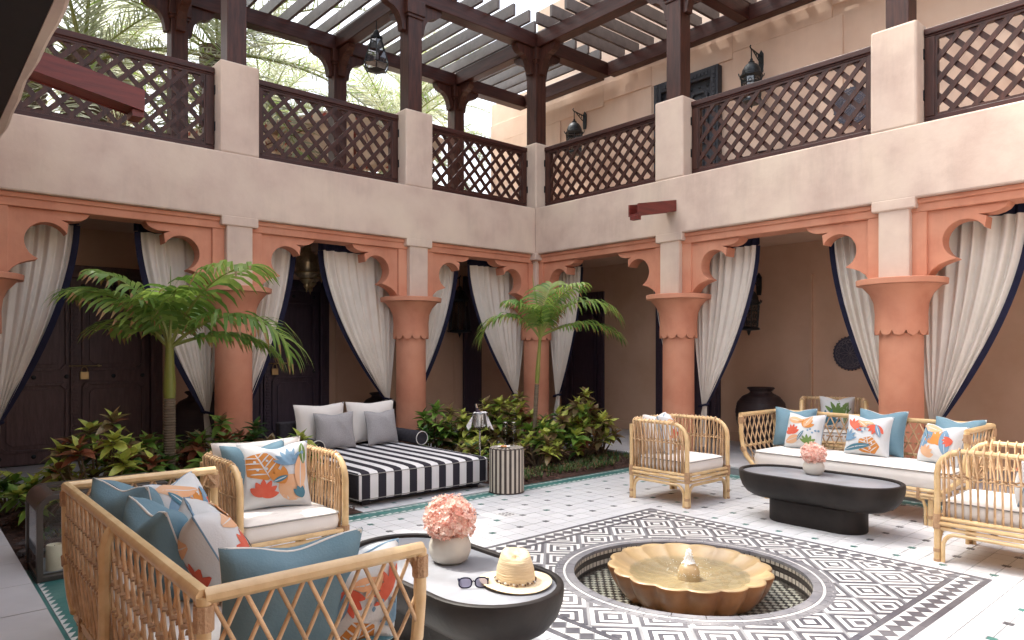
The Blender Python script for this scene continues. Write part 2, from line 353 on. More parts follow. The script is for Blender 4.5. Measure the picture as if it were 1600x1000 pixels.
# courtyard floor: grout bed with the pool cut out
b = MB()
for p in sub_circle([(-.3, -2), (5.3, -2), (5.3, 5.5), (-.3, 5.5)], PCX, PCY, .55): b.prism(p, -.2, -.0025)
floor = b.build('courtyard_floor', 'grout', kind='structure')
TP = .1011; DX0, DY0 = 3.665, 1.342; dh = .0138
sq = (1.743, 3.591, .92, 2.768)
def rect_minus_sq(x0, x1, y0, y1):
    q = [(x0, y0), (x1, y0), (x1, y1), (x0, y1)]; out = []
    a = clip_rect(q, x0, min(x1, sq[0]), y0, y1) if x0 < sq[0] else []
    if a: out.append(a)
    a = clip_rect(q, max(x0, sq[1]), x1, y0, y1) if x1 > sq[1] else []
    if a: out.append(a)
    xa, xb = max(x0, sq[0]), min(x1, sq[1])
    if xb > xa:
        if y0 < sq[2]: out.append(clip_rect(q, xa, xb, y0, min(y1, sq[2])))
        if y1 > sq[3]: out.append(clip_rect(q, xa, xb, max(y0, sq[3]), y1))
    return [o for o in out if o and area(o) > 2e-5]
g_ = .0016
def tile_mesh(sx, sy):
    h = TP / 2 - g_; n = dh + g_ * 1.6
    pts = [(-h, -h), (h, -h), (h, h), (-h, h)]; pts2 = []
    for (x, y) in pts:
        if (x > 0) == (sx > 0) and (y > 0) == (sy > 0):
            a, b_ = (x - sx * n, y), (x, y - sy * n); c = (x - sx * n, y - sy * n)
            pts2 += [a, c, b_] if sx * sy < 0 else [b_, c, a]
        else: pts2.append((x, y))
    m = MB(); m.prism(pts2, -.004, 0); return m.mesh('tile', 'tile')
tmesh = {(a, c): tile_mesh(a, c) for a in (-1, 1) for c in (-1, 1)}
cand = []; stuff = MB()
for i in range(-32, 14):
    for j in range(-16, 41):
        cx = DX0 + (i + .5) * TP; cy = DY0 + (j + .5) * TP
        if cx < .55 or cx > 4.95 or cy > 5.38 or cy < -.35 or (cy > 3.9 and not 2.18 < cx < 3.3): continue
        x0, x1, y0, y1 = cx - TP / 2 + g_, cx + TP / 2 - g_, cy - TP / 2 + g_, cy + TP / 2 - g_
        if cy > 3.645 and not (2.0 < cx < 3.4 and cy > 3.84): 
            y1 = min(y1, 3.69)
            if y1 - y0 < .01: continue
        sx = 1 if i % 2 else -1; sy = 1 if j % 2 else -1
        ps = rect_minus_sq(x0, x1, y0, y1)
        if len(ps) == 1 and abs(area(ps[0]) - (TP - 2 * g_) ** 2) < 1e-6 and y1 < 3.69:
            px_, py_, w_ = project(cx, cy); vis = -20 < px_ < 1620 and py_ < 1010
            hid = (px_ < 640 and py_ > 880) or (545 < px_ < 893 and 840 < py_)
            cand.append((w_ if vis and not hid else 50 + w_, cx, cy, sx, sy))
        else:
            for p in ps: stuff.prism(p, -.004, .0)
cand.sort()
for k, (w_, cx, cy, sx, sy) in enumerate(cand):
    dz = random.uniform(-.0003, .0003)
    if k < 300: inst('tile', tmesh[(sx, sy)], floor, (cx, cy, dz))
    else:
        me = tmesh[(sx, sy)]
        stuff.add([(cx + v.co.x / U, cy + v.co.y / U, v.co.z / U + dz) for v in me.vertices], [tuple(p.vertices) for p in me.polygons])
o = stuff.build('tile_field', 'tile', parent=floor, kind='stuff')
m = MB(); m.prism([(-dh, -dh), (dh, -dh), (dh, dh), (-dh, dh)], -.004, .0002); dm = m.mesh('inset_tile', 'dtile')
m = MB(); m.prism([(-dh, -dh), (dh, -dh), (dh, dh), (-dh, dh)], -.004, .0002); gm = m.mesh('inset_tile_green', 'gtile')
dots = []
for i in range(-16, 7):
    for j in range(-8, 20):
        x, y = DX0 + i * 2 * TP, DY0 + j * 2 * TP
        if x < .62 or x > 4.88 or (y > 3.67 and not (2.2 < x < 3.28 and y > 3.9)) or y < -.3 or (sq[0] < x < sq[1] and sq[2] < y < sq[3]): continue
        p = project(x, y); dots.append((p[2] if -20 < p[0] < 1620 and p[1] < 1010 else 50 + p[2], x, y))
dots.sort(); st = MB()
for k, (w_, x, y) in enumerate(dots):
    gr = (x > 3.6 and x < 3.7 and .9 < y < 2.7) or y > 3.5 or random.random() < .22
    if k < 300: inst('inset_tile', gm if gr else dm, floor, (x, y, 0))
    else: st.prism([(x - dh, y - dh), (x + dh, y - dh), (x + dh, y + dh), (x - dh, y + dh)], -.004, .0002)
if st.v: st.build('inset_field', 'dtile', parent=floor, kind='stuff')
# little star rosette set among the tiles
m = MB(); q = .048
m.prism([(2.794 - q, 3.239 - q), (2.794 + q, 3.239 - q), (2.794 + q, 3.239 + q), (2.794 - q, 3.239 + q)], -.002, .0014)
q = .038
for a in range(-1, 2):
    for c in range(-1, 2):
        x, y = 2.794 + a * .028, 3.239 + c * .028
        m.prism([(x - .012, y), (x, y - .012), (x + .012, y), (x, y + .012)], .0014, .0026, 1)
m.build('rosette_tile', ['mosw', 'mosd'], parent=floor)

# green border band with white triangles
def band(mb, ax, c0, c1, a0, a1, skipdir=1):
    def P(a, c): return (a, c) if ax == 'x' else (c, a)
    def pr(pts, z0, z1, m_): 
        q = [P(*p) for p in pts]
        if ax == 'y': q = q[::-1]
        mb.prism(q, z0, z1, m_)
    wd = c1 - c0
    pr([(a0, c0), (a1, c0), (a1, c0 + wd * .1), (a0, c0 + wd * .1)], -.004, .0004, 0)
    pr([(a0, c1 - wd * .1), (a1, c1 - wd * .1), (a1, c1), (a0, c1)], -.004, .0004, 0)
    n = int((a1 - a0) / .052)
    for i in range(n):
        x0 = a0 + (a1 - a0) * i / n; x1 = a0 + (a1 - a0) * (i + 1) / n - .0012; lo, hi = c0 + wd * .12, c1 - wd * .12; t = wd * .16
        pr([(x0, lo), (x1, lo + t), (x1, hi - t), (x0, hi)] , -.004, .0003, 0)
        pr([(x0 + .001, lo), (x1, lo), (x1, lo + t - .001)], -.004, .0004, 1)
        pr([(x0 + .001, hi), (x1, hi - t + .001), (x1, hi)], -.004, .0004, 1)
mb = MB(); band(mb, 'x', 3.69, 3.845, .60, 4.90); band(mb, 'y', .435, .60, -.3, 3.845); band(mb, 'y', 4.90, 5.055, -.3, 3.845)
bt = mb.build('border_tiles', ['teal', 'mosw'], parent=floor, kind='stuff')

# black and white mosaic carpet round the fountain
rug = thing('mosaic_rug', 'square black and white mosaic of nested diamonds laid in the floor round the fountain', 'mosaic', (2.667, 1.843, 0))
base = MB()
for p in sub_circle([(sq[0], sq[2]), (sq[1], sq[2]), (sq[1], sq[3]), (sq[0], sq[3])], PCX, PCY, .55): base.prism(p, -.0024, -.0006)
base.build('mortar_bed', 'grout', parent=rug)
bd = MB(); e = .0009
def put(mb, poly, m_, box=None, z=.0006):
    if box: poly = clip_rect(poly, *box)
    if not poly or area(poly) < 1e-6: return
    if min(math.hypot(x - PCX, y - PCY) for x, y in poly) < .62:
        for q in sub_circle(poly, PCX, PCY, .585): mb.prism(q, -.0006, z, m_)
    else: mb.prism(poly, -.0006, z, m_)
def frame(o0, o1, m_):                          # four mitred strips split into tiles
    x0, x1, y0, y1 = sq
    for side in range(4):
        L = x1 - x0 - 2 * o0; n = int(L / .13)
        for i in range(n):
            a, c = -L / 2 + L * i / n + e, -L / 2 + L * (i + 1) / n - e; hb = L / 2 - (o1 - o0)
            q = [(a, -L / 2), (c, -L / 2), (min(c, hb) if c < hb else hb, -hb), (max(a, -hb), -hb)]
            th = side * PI / 2
            bd.prism([(2.667 + x * math.cos(th) - y * math.sin(th), 1.844 + x * math.sin(th) + y * math.cos(th)) for x, y in q], -.0006, .0006, m_)
frame(0, .026, 1); frame(.116, .140, 1)
n = 30; wb = .09 - 2 * e; L = (sq[1] - sq[0]) - 2 * .026
for side in range(4):
    th = side * PI / 2
    for i in range(1, int(L / .068)):
        x = -L / 2 + .045 + i * (L - .09) / (int(L / .068) - 1); yc = -L / 2 + .045; hx = (L - .09) / (int(L / .068) - 1) / 2
        dm_ = [(x - hx + e, yc), (x, yc - .034), (x + hx - e, yc), (x, yc + .034)]
        polys = [(dm_, 1)]
        for s_ in (-1, 1): polys.append(([(x + e, yc + s_ * .042), (x + hx, yc + s_ * .005), (x + 2 * hx - e, yc + s_ * .042)][::s_], 0))
        for q, m_ in polys:
            if abs(q[0][0]) > L / 2 + .02: continue
            bd.prism([(2.667 + a * math.cos(th) - c * math.sin(th), 1.844 + a * math.sin(th) + c * math.cos(th)) for a, c in q], -.0006, .0006, m_)
bd.build('mosaic_border', ['mosw', 'mosd'], parent=rug, kind='stuff')
# diamonds: nested rings, alternately with a dark and with a white heart
D = .1272; box = (sq[0] + .142, sq[1] - .142, sq[2] + .142, sq[3] - .142)
rad = [0, .022, .044, .066, .088, .1]
for i in range(-14, 15):
    for j in range(-14, 15):
        if (i + j) % 2: continue
        cx, cy = 3.165 + i * D, 1.095 + j * D
        if not (box[0] - D < cx < box[1] + D and box[2] - D < cy < box[3] + D): continue
        if math.hypot(cx - PCX, cy - PCY) < .45: continue
        mb = MB(); dark_heart = (i % 2 == 0)
        ring = [0, .026, .050, .073, .096, .119]
        for k in range(5):
            r0, r1 = ring[k] + (e if k else 0), ring[k + 1] - e * .6
            dark = (k % 2 == 0) == dark_heart if k < 4 else dark_heart
            if dark_heart: seq = [1, 0, 1, 0, 1]
            else: seq = [0, 1, 0, 1, 0]
            m_ = seq[k]
            if k == 0: put(mb, [(cx - r1, cy), (cx, cy - r1), (cx + r1, cy), (cx, cy + r1)], m_, box)
            else:
                for q in range(4):
                    a0, a1 = q * PI / 2, (q + 1) * PI / 2; t = e / 2
                    put(mb, [(cx + r0 * math.cos(a0), cy + r0 * math.sin(a0)), (cx + r1 * math.cos(a0), cy + r1 * math.sin(a0)),
                             (cx + r1 * math.cos(a1), cy + r1 * math.sin(a1)), (cx + r0 * math.cos(a1), cy + r0 * math.sin(a1))], m_, box)
        if mb.v: mb.build('mosaic_tile', ['mosw', 'mosd'], parent=rug)

# sunken round pool
pool = thing('pool_basin', 'sunken round pool with mosaic walls and stone rim in the floor', 'pool', (PCX, PCY, 0))
def annulus(r0, r1, z0, z1, n, mat, name, gap=.0015, seg=3, mb=None):
    for i in range(n):
        mb_ = mb or MB(); a0 = 2 * PI * i / n + gap / r1; a1 = 2 * PI * (i + 1) / n - gap / r1
        pts = [(PCX + r1 * math.cos(a0 + (a1 - a0) * k / seg), PCY + r1 * math.sin(a0 + (a1 - a0) * k / seg)) for k in range(seg + 1)]
        pts += [(PCX + r0 * math.cos(a1 + (a0 - a1) * k / seg), PCY + r0 * math.sin(a1 + (a0 - a1) * k / seg)) for k in range(seg + 1)]
        mb_.prism(pts, z0, z1)
        if mb is None: mb_.build(name, mat, parent=pool)
annulus(.588, .600, -.0006, .0012, 64, 'mosd', 'rim_line', mb=(rl := MB())); rl.build('rim_line', 'mosg', parent=pool, kind='stuff')
annulus(.5625, .587, -.0006, .0014, 60, 'mosg', 'x', mb=(rl := MB())); rl.build('outer_rim', 'mosg', parent=pool, kind='stuff')
annulus(.551, .561, -.0006, .0016, 40, 'mosw', 'x', mb=(rl := MB())); rl.build('white_rim', 'mosw', parent=pool, kind='stuff')
annulus(.512, .5495, -.012, .003, 26, 'mosg', 'coping_stone')
mb = MB()
for k, (z0, z1, m_, cnt) in enumerate([(-.028, -.003, 0, 110), (-.052, -.030, 1, 1), (-.076, -.054, 0, 110), (-.095, -.078, 1, 1)]):
    if cnt == 1: mb.lathe([(.516, z1), (.516, z0)], (PCX, PCY, 0), 96, m_)
    else:
        for i in range(cnt):
            a0 = 2 * PI * i / cnt + .006; a1 = 2 * PI * (i + 1) / cnt - .006
            mb.add([(PCX + .514 * math.cos(a), PCY + .514 * math.sin(a), z) for z in (z0, z1) for a in (a0, a1)], [(0, 2, 3, 1)], m_)
mb.lathe([(.5175, .0), (.5175, -.1)], (PCX, PCY, 0), 96, 1)
mb.build('wall_mosaic', ['mosc', 'mosb'], parent=pool, kind='stuff')
mb = MB(); mb.lathe([(.0001, -.1), (.5175, -.1)], (PCX, PCY, 0), 64, 0)
s_ = .0235
for i in range(-22, 23):
    for j in range(-22, 23):
        x, y = i * s_, j * s_
        if x * x + y * y > .498 ** 2: continue
        h = s_ / 2 - .0008; mb.prism([(PCX + x - h, PCY + y - h), (PCX + x + h, PCY + y - h), (PCX + x + h, PCY + y + h), (PCX + x - h, PCY + y + h)], -.1, -.0985, 1 if (i + j) % 2 else 2)
mb.build('floor_mosaic', ['mosb', 'mosc', 'mosb'], parent=pool, kind='stuff')
mb = MB(); mb.lathe([(.0001, 0), (.25, 0), (.5174, 0)], (PCX, PCY, -.084), 64); mb.build('pool_water', 'poolwater', parent=pool, smooth=True)

# terraces (walkway floors) with stone flags
def flags(par, x0, x1, y0, y1, z, px, py, ox=0, oy=0, inview=True):
    far = MB(); i = 0; out = []
    xs = [x0]; x = x0 + (ox or px)
    while x < x1 - .02: xs.append(x); x += px
    xs.append(x1); ys = [y0]; y = y0 + (oy or py)
    while y < y1 - .02: ys.append(y); y += py
    ys.append(y1); g = .002
    for a in range(len(xs) - 1):
        for c in range(len(ys) - 1):
            m = MB(); m.box(xs[a] + g, xs[a + 1] - g, ys[c] + g, ys[c + 1] - g, z - .012, z + random.uniform(-.0006, .0006))
            m.build('flagstone', 'paver', parent=par)
mb = MB(); mb.box(-1.6, 6.9, YN, 7.25, -.2, TZ - .01); north = mb.build('walkway_north', 'grout', kind='structure')
flags(north, -1.2, 6.5, YN - .004, WY, TZ, .37, .36)
mb = MB(); mb.box(XE, 6.9, -2.4, YN - .006, -.2, TZ - .01); east = mb.build('walkway_east', 'grout', kind='structure')
flags(east, XE - .004, WX, -.9, YN - .01, TZ, .36, .37)
mb = MB(); mb.box(-1.6, XW, -2.4, YN - .006, -.2, TZ - .01); west = mb.build('walkway_west', 'grout', kind='structure')
flags(west, -.32, XW + .004, -.3, YN - .01, TZ, .36, .37, ox=.37)

# planting bed
def bed(x0, x1, y0, y1, name):
    mb = MB()
    def f(u, v):
        x = x0 + (x1 - x0) * u; y = y0 + (y1 - y0) * v; ed = min(u, 1 - u, v, 1 - v) * 12
        return (x, y, .004 + min(1, ed) * (.018 + .022 * math.sin(x * 9 + y * 5) * math.sin(y * 11) + random.uniform(0, .012)))
    mb.grid(f, 60, 40); return mb.build(name, 'mulch', kind='structure', smooth=2)
bed(.41, 2.16, 3.848, YN - .01, 'planting_bed'); bed(3.32, 5.06, 3.848, YN - .01, 'planting_bed')
mb = MB(); rnd = random.Random(3)
for k in range(5200):
    if k % 2: x, y = rnd.uniform(.44, 2.14), rnd.uniform(3.86, 5.38)
    else: x, y = rnd.uniform(3.34, 5.03), rnd.uniform(3.86, 5.38)
    a = rnd.uniform(0, PI); l_, w_ = rnd.uniform(.008, .022), rnd.uniform(.003, .008); z = .02 + rnd.uniform(-.004, .03); t = rnd.uniform(-.01, .01)
    c, s = math.cos(a), math.sin(a)
    mb.add([(x - c * l_, y - s * l_, z - t), (x - s * w_, y + c * w_, z + .003), (x + c * l_, y + s * l_, z + t), (x + s * w_, y - c * w_, z + .003)], [(0, 1, 2, 3)])
mb.build('bark_chips', 'chip', kind='stuff')
st = []
for k in range(3):
    m = MB(); n = 7; pts = [(math.cos(2 * PI * i / n) * rnd.uniform(.7, 1), math.sin(2 * PI * i / n) * rnd.uniform(.6, .9)) for i in range(n)]
    m.add([(x, y, 0) for x, y in pts] + [(x * .75, y * .75, .35) for x, y in pts], [tuple(range(n, 2 * n))] + [(i, (i + 1) % n, n + (i + 1) % n, n + i) for i in range(n)])
    st.append(m.mesh('stone', 'stone'))
rk = thing('stone_mulch', 'dark flat stones covering the planting bed beside the glass lantern', 'stones', (.7, 4.2, 0))
for k in range(150):
    x, y = rnd.uniform(-.25, .6), rnd.uniform(-.32, 1.1)
    inst('stone', st[k % 3], rk, (x, y, rnd.uniform(.02, .04)), (rnd.uniform(-.35, .35), rnd.uniform(-.35, .35), rnd.uniform(0, 6)), rnd.uniform(.018, .045))

# ================================================================== ARCADE FACADES
ZP, ZB, ZR, ZPT = 2.02, 2.512, 3.176, 3.215    # parapet underside, parapet top (rail foot), rail top, pillar top
CN = [(.35, 5.61), (2.0, 5.61), (3.65, 5.61)]; CC = (5.27, 5.61); CE = [(5.27, 3.752), (5.27, 1.897), (5.27, .04)]
def T(ax, a, c, z):      # ax='x': wall runs along x, depth coordinate is y; ax='y': wall runs along y, depth coordinate is x
    return (a, c, z) if ax == 'x' else (c, a, z)
def tbox(mb, ax, a0, a1, c0, c1, z0, z1, m=0):
    if ax == 'x': mb.box(a0, a1, c0, c1, z0, z1, m)
    else: mb.box(c0, c1, a0, a1, z0, z1, m)
def bracket_outline(half=.165):
    pts = [(0, 1.50)]                                                      # w from pillar centre, z
    pts += [(.17, 1.50)]
    for k in range(1, 7): t = k / 7; a = R(180 + 80 * t); pts.append((.345 + .175 * math.cos(a) * 1.0, 1.60 + .098 * (math.sin(a)) + .0))
    pts = [(0, 1.50), (.19, 1.50), (.215, 1.535), (.255, 1.567), (.30, 1.585), (.352, 1.60)]
    cx, cz, r = .405, 1.722, .128
    for k in range(0, 17): a = R(246 - k * (246 - 28) / 16); pts.append((cx + r * math.cos(a), cz + r * math.sin(a)))
    pts += [(.527, 1.855), (.485, 1.872)]
    pts += [(.56, 1.872), (.60, 1.882), (.632, 1.90), (.652, 1.9295), (0, 1.9295)]
    return pts
BO = bracket_outline()
fac = {}
def facade(name, label, ax, front, a0, a1, pillars, o):
    t = thing(name, label, 'building', o); c1 = front + .30
    mb = MB(); tbox(mb, ax, a0, a1, front, c1, ZP, ZB); mb.build('parapet', 'plaster', parent=t, bevel=.012)
    mb = MB(); tbox(mb, ax, a0, a1, front + .055, front + .25, 1.93, ZP - .0005)
    tbox(mb, ax, a0, a1, front + .04, front + .055, 1.985, ZP - .0005); mb.build('beam', 'orange', parent=t, bevel=.006)
    for a, half in pillars:
        mb = MB(); tbox(mb, ax, a - half, a + half, front + .003 if half < .2 else front + .004, c1 - .003, ZB - .004, ZPT); mb.build('pillar', 'plaster', parent=t, bevel=.016)
        mb = MB(); tbox(mb, ax, a - .1, a + .1, front + .012, c1 - .02, 1.4905, 1.975); tbox(mb, ax, a - .142, a + .142, front - .0012, c1 + .001, 1.955, 2.034)
        mb.build('pilaster', 'plaster', parent=t, bevel=.01)
    return t
fn = facade('arcade_building', 'pinkish plaster building front with parapet over the curtained arches behind the daybed', 'x', FY, -1.9, FX - .001, [(.35, .15), (2.0, .15), (3.65, .15)], (0, FY, 0))
fe = facade('arcade_building', 'pinkish plaster building front with parapet over the arches behind the urn and the long sofa', 'y', FX, -2.3, FY + .3, [(3.752, .15), (1.897, .15), (.04, .15)], (FX, 0, 0))
# corner pillar belongs to the east front
mb = MB(); mb.box(FX + .003, FX + .30, FY - .001, FY + .297, ZB - .004, ZPT); mb.box(FX - .075, FX + .02, FY - .075, FY - .0015, ZB - .3, ZPT - .7) if False else None
mb.build('pillar', 'plaster', parent=fe, bevel=.016)
mb = MB(); mb.box(FX + .02, FX + .28, FY + .02, FY + .28, 1.4905, 1.975); mb.box(FX - .035, FX + .16, FY - .035, FY + .16, 1.955, 2.03); mb.build('pilaster', 'plaster', parent=fe, bevel=.01)
def brackets(par, ax, front, a, sides):
    for s in sides:
        f = front + .085; pts = [T(ax, a + s * w_, f, z) for w_, z in BO]
        mb = MB(); off = (0, .13, 0) if ax == 'x' else (.13, 0, 0); mb.extr(pts, off)
        mb.box(*( (min(a + s * .1, a + s * .19), max(a + s * .1, a + s * .19), f - .022, f + .004) if ax == 'x' else (f - .022, f + .004, min(a + s * .1, a + s * .19), max(a + s * .1, a + s * .19)) ), 1.50, 1.93)
        mb.build('arch_bracket', 'orange', parent=par, bevel=.004)
for x, y in CN: brackets(fn, 'x', FY, x, (-1, 1))
brackets(fn, 'x', FY, 5.27, (-1,))
for x, y in CE: brackets(fe, 'y', FX, y, (-1, 1))
brackets(fe, 'y', FX, 5.61, (-1,))

def column(x, y, label, r=.14):
    t = thing('column', label, 'column', (x, y, TZ), 'terracotta columns of the arcades')
    mb = MB(); mb.lathe([(r * 1.02, TZ), (r, TZ + .3), (r * .985, 1.12)], (x, y, 0), 40, cap=True); mb.build('shaft', 'orange', parent=t, smooth=True)
    mb = MB(); n = 96; lob = 12
    def sc(a): return abs(math.sin(a * lob / 2))
    prof = [(r * 1.03, None), (.166, 0), (.166, 1.16), (.164, 1.25), (.172, 1.33), (.198, 1.39), (.238, 1.435), (.25, 1.447)]
    vs = []
    for k, (q, z) in enumerate(prof):
        for j in range(n):
            a = 2 * PI * j / n; zz = 1.14 - .036 * sc(a) ** .5 if (z is None or z == 0) else z
            vs.append((x + q * math.cos(a), y + q * math.sin(a), zz))
    mb.add(vs, [(k * n + j, k * n + (j + 1) % n, (k + 1) * n + (j + 1) % n, (k + 1) * n + j) for k in range(len(prof) - 1) for j in range(n)])
    mb.build('capital', 'orange', parent=t, smooth=True)
    mb = MB(); mb.lathe([(.24, 1.447), (.283, 1.452), (.286, 1.487), (.28, 1.4905), (.0, 1.4905)], (x, y, 0), 48); mb.build('abacus', 'orange', parent=t, smooth=True)
    return t
column(*CN[0], 'terracotta column at the left edge of the photo with only its capital showing')
column(*CN[1], 'terracotta column behind the palm with the carved doors')
column(*CN[2], 'terracotta column behind the striped daybed')
column(*CC, 'terracotta column in the inner corner behind the slender palm')
column(*CE[0], 'terracotta column behind the tub chair beside the urn')
column(*CE[1], 'terracotta column behind the middle of the long rattan sofa')
column(*CE[2], 'terracotta column beyond the right edge of the photo')
# upper floor slabs and walkway ceilings
for nm, bx in (('upper_floor', (-1.9, 6.9, FY + .301, 7.3)), ('upper_floor', (FX + .301, 6.9, -2.3, FY + .30))):
    mb = MB(); mb.box(*bx, 2.03, 2.44); mb.build(nm, 'tan', kind='structure')

# ------------------------------------------------------------------ lattice railings
def railing(ax, front, a0, a1, label, hinge=0):
    c = front + .13; t = thing('lattice_railing', label, 'railing', T(ax, (a0 + a1) / 2, c, ZB), 'lattice railings of the balcony'); th = .05
    W = 'wood_x' if ax == 'x' else 'wood_y'
    mb = MB(); tbox(mb, ax, a0 + .004, a1 - .004, c - .012, c + th + .012, ZR - .045, ZR); tbox(mb, ax, a0 + .004, a1 - .004, c - .004, c + th + .004, ZR - .06, ZR - .0455); mb.build('top_rail', W, parent=t, bevel=.006)
    mb = MB(); tbox(mb, ax, a0 + .004, a1 - .004, c, c + th, ZB + .004, ZB + .066); mb.build('bottom_rail', W, parent=t, bevel=.004)
    for s in (0, 1):
        x0 = a0 + .006 if s == 0 else a1 - .006 - .062
        mb = MB(); tbox(mb, ax, x0, x0 + .062, c - .003, c + th + .003, ZB + .067, ZR - .061); mb.build('stile', 'wood', parent=t, bevel=.004)
        for zz in (.18, .46):
            q = a0 if s == 0 else a1 - .006
            mb = MB(); tbox(mb, ax, q, q + .006, c - .012, c + .02, ZB + zz, ZB + zz + .07); mb.build('hinge', 'iron', parent=t)
    x0, x1, z0, z1 = a0 + .068, a1 - .068, ZB + .066, ZR - .06
    mb = MB()     # inner moulding
    for q in ((x0, x1, z0, z0 + .016), (x0, x1, z1 - .016, z1)): tbox(mb, ax, q[0], q[1], c + .004, c + th - .004, q[2], q[3])
    for q in ((x0, x0 + .014, z0 + .0165, z1 - .0165), (x1 - .014, x1, z0 + .0165, z1 - .0165)): tbox(mb, ax, q[0], q[1], c + .004, c + th - .004, q[2], q[3])
    mb.build('inner_frame', 'wood', parent=t)
    pit = .139; wv = .033; asp = 1.08
    for s in (1, -1):
        cc = c + .012 if (s == 1) == (ax == 'x') else c + .026
        k = -30
        while k < 60:
            # line: z = z0 + s*asp*(x - xk)
            xk = x0 + k * pit + (.03 if s == 1 else .09); k += 1
            pts = []
            for xx in (x0, x1):
                zz = z0 + s * asp * (xx - xk)
                if z0 <= zz <= z1: pts.append((xx, zz))
            for zz in (z0, z1):
                xx = xk + s * (zz - z0) / asp
                if x0 < xx < x1: pts.append((xx, zz))
            if len(pts) < 2: continue
            pts.sort(); p, q = pts[0], pts[-1]
            if math.hypot(p[0] - q[0], p[1] - q[1]) < .03: continue
            mb = MB(); mb.bar(T(ax, p[0], cc, p[1]), T(ax, q[0], cc, q[1]), wv if ax == 'x' else wv, .0135, up=(0, 1, 0) if ax == 'x' else (1, 0, 0))
            mb.build('slat', 'wood', parent=t)
railing('x', FY, -1.5, .20, 'lattice railing panel cut off by the left edge of the photo')
railing('x', FY, .50, 1.85, 'lattice railing panel behind the long red waterspout')
railing('x', FY, 2.15, 3.50, 'lattice railing panel above the palm and the daybed')
railing('x', FY, 3.80, 5.115, 'lattice railing panel left of the inner corner post')
railing('y', FX, 3.902, 5.455, 'lattice railing panel right of the inner corner post')
railing('y', FX, 2.047, 3.602, 'lattice railing panel in front of the blue black upper door')
railing('y', FX, .19, 1.747, 'lattice railing panel at the right edge of the photo')

# ------------------------------------------------------------------ pergola
ZBM, ZS = 4.27, 4.445
per = thing('pergola', 'dark wooden pergola with posts and open slats roofing the upper terrace', 'pergola', (CC[0], CC[1], ZPT))
def beam(a, b_, w_, z0, z1, mat):
    mb = MB(); x0, x1 = sorted((a[0], b_[0])); y0, y1 = sorted((a[1], b_[1]))
    if x1 - x0 > y1 - y0: mb.box(x0, x1, y0 - w_ / 2, y1 + w_ / 2, z0, z1)
    else: mb.box(x0 - w_ / 2, x1 + w_ / 2, y0, y1, z0, z1)
    return mb.build('beam', mat, parent=per, bevel=.006)
def post(x, y, dirs, z0=ZPT):
    mb = MB(); mb.box(x - .075, x + .075, y - .075, y + .075, z0 + .001, ZBM); mb.box(x - .085, x + .085, y - .085, y + .085, z0, z0 + .012)
    p = mb.build('post', 'wood', parent=per, bevel=.005)
    mb = MB(); mb.box(x - .1, x + .1, y - .1, y + .1, 4.13, ZBM - .003); mb.box(x - .088, x + .088, y - .088, y + .088, 4.10, 4.13); mb.build('post_cap', 'wood', parent=p, o=p['_o'], bevel=.006)
    for dx, dy in dirs:     # curved knee brackets
        pts = [(.09, 3.985), (.13, 3.985), (.135, 4.03), (.15, 4.09), (.18, 4.14), (.225, 4.175), (.27, 4.185), (.30, 4.20), (.335, 4.235), (.34, 4.27), (.09, 4.27)]
        pts = [(q - .012, z - .002) for q, z in pts]
        if dx: P = [(x + dx * q, y - .04, z) for q, z in pts]; off = (0, .08, 0)
        else: P = [(x - .04, y + dy * q, z) for q, z in pts]; off = (.08, 0, 0)
        mb = MB(); mb.extr(P, off); mb.build('knee_bracket', 'wood', parent=p, o=p['_o'])
for x, y in CN: post(x, y, ((1, 0), (-1, 0), (0, 1)))
post(*CC, ((-1, 0), (0, -1), (0, 1), (1, 0)))
for x, y in CE: post(x, y, ((0, 1), (0, -1), (1, 0)))
YO = 7.08
for x in (.35, 2.0, 3.65, 5.27): post(x, YO, ((1, 0), (-1, 0), (0, -1)), z0=2.44)
beam((-1.8, 5.61), (6.42, 5.61), .14, ZBM, ZS - .02, 'wood_x'); beam((-1.8, YO), (6.42, YO), .14, ZBM, ZS - .02, 'wood_x')
for x in (.35, 2.0, 3.65, 5.27): beam((x, 5.685), (x, 7.005), .12, ZBM + .01, ZS - .01, 'wood_y')
beam((5.27, -2.2), (5.27, 5.535), .14, ZBM, ZS - .02, 'wood_y'); beam((6.42, -2.2), (6.42, 5.535), .12, ZBM, ZS - .02, 'wood_y')
for y in (3.752, 1.897, .04): beam((5.345, y), (6.355, y), .12, ZBM + .01, ZS - .01, 'wood_x')
beam((6.42, 5.685), (6.42, 7.005), .12, ZBM + .01, ZS - .01, 'wood_y')
for i in range(46):
    x = -2.0 + i * .212
    if x > 6.45: break
    mb = MB(); y0 = 5.42 if x < 5.0 else 5.56
    mb.box(x - .016, x + .016, y0, 7.42, ZS + .001, ZS + .12); mb.build('slat', 'slat', parent=per)
for i in range(40):
    y = 5.40 - i * .212
    mb = MB(); mb.box(5.08, 6.50, y - .016, y + .016, ZS + .001, ZS + .12); mb.build('slat', 'slat', parent=per)

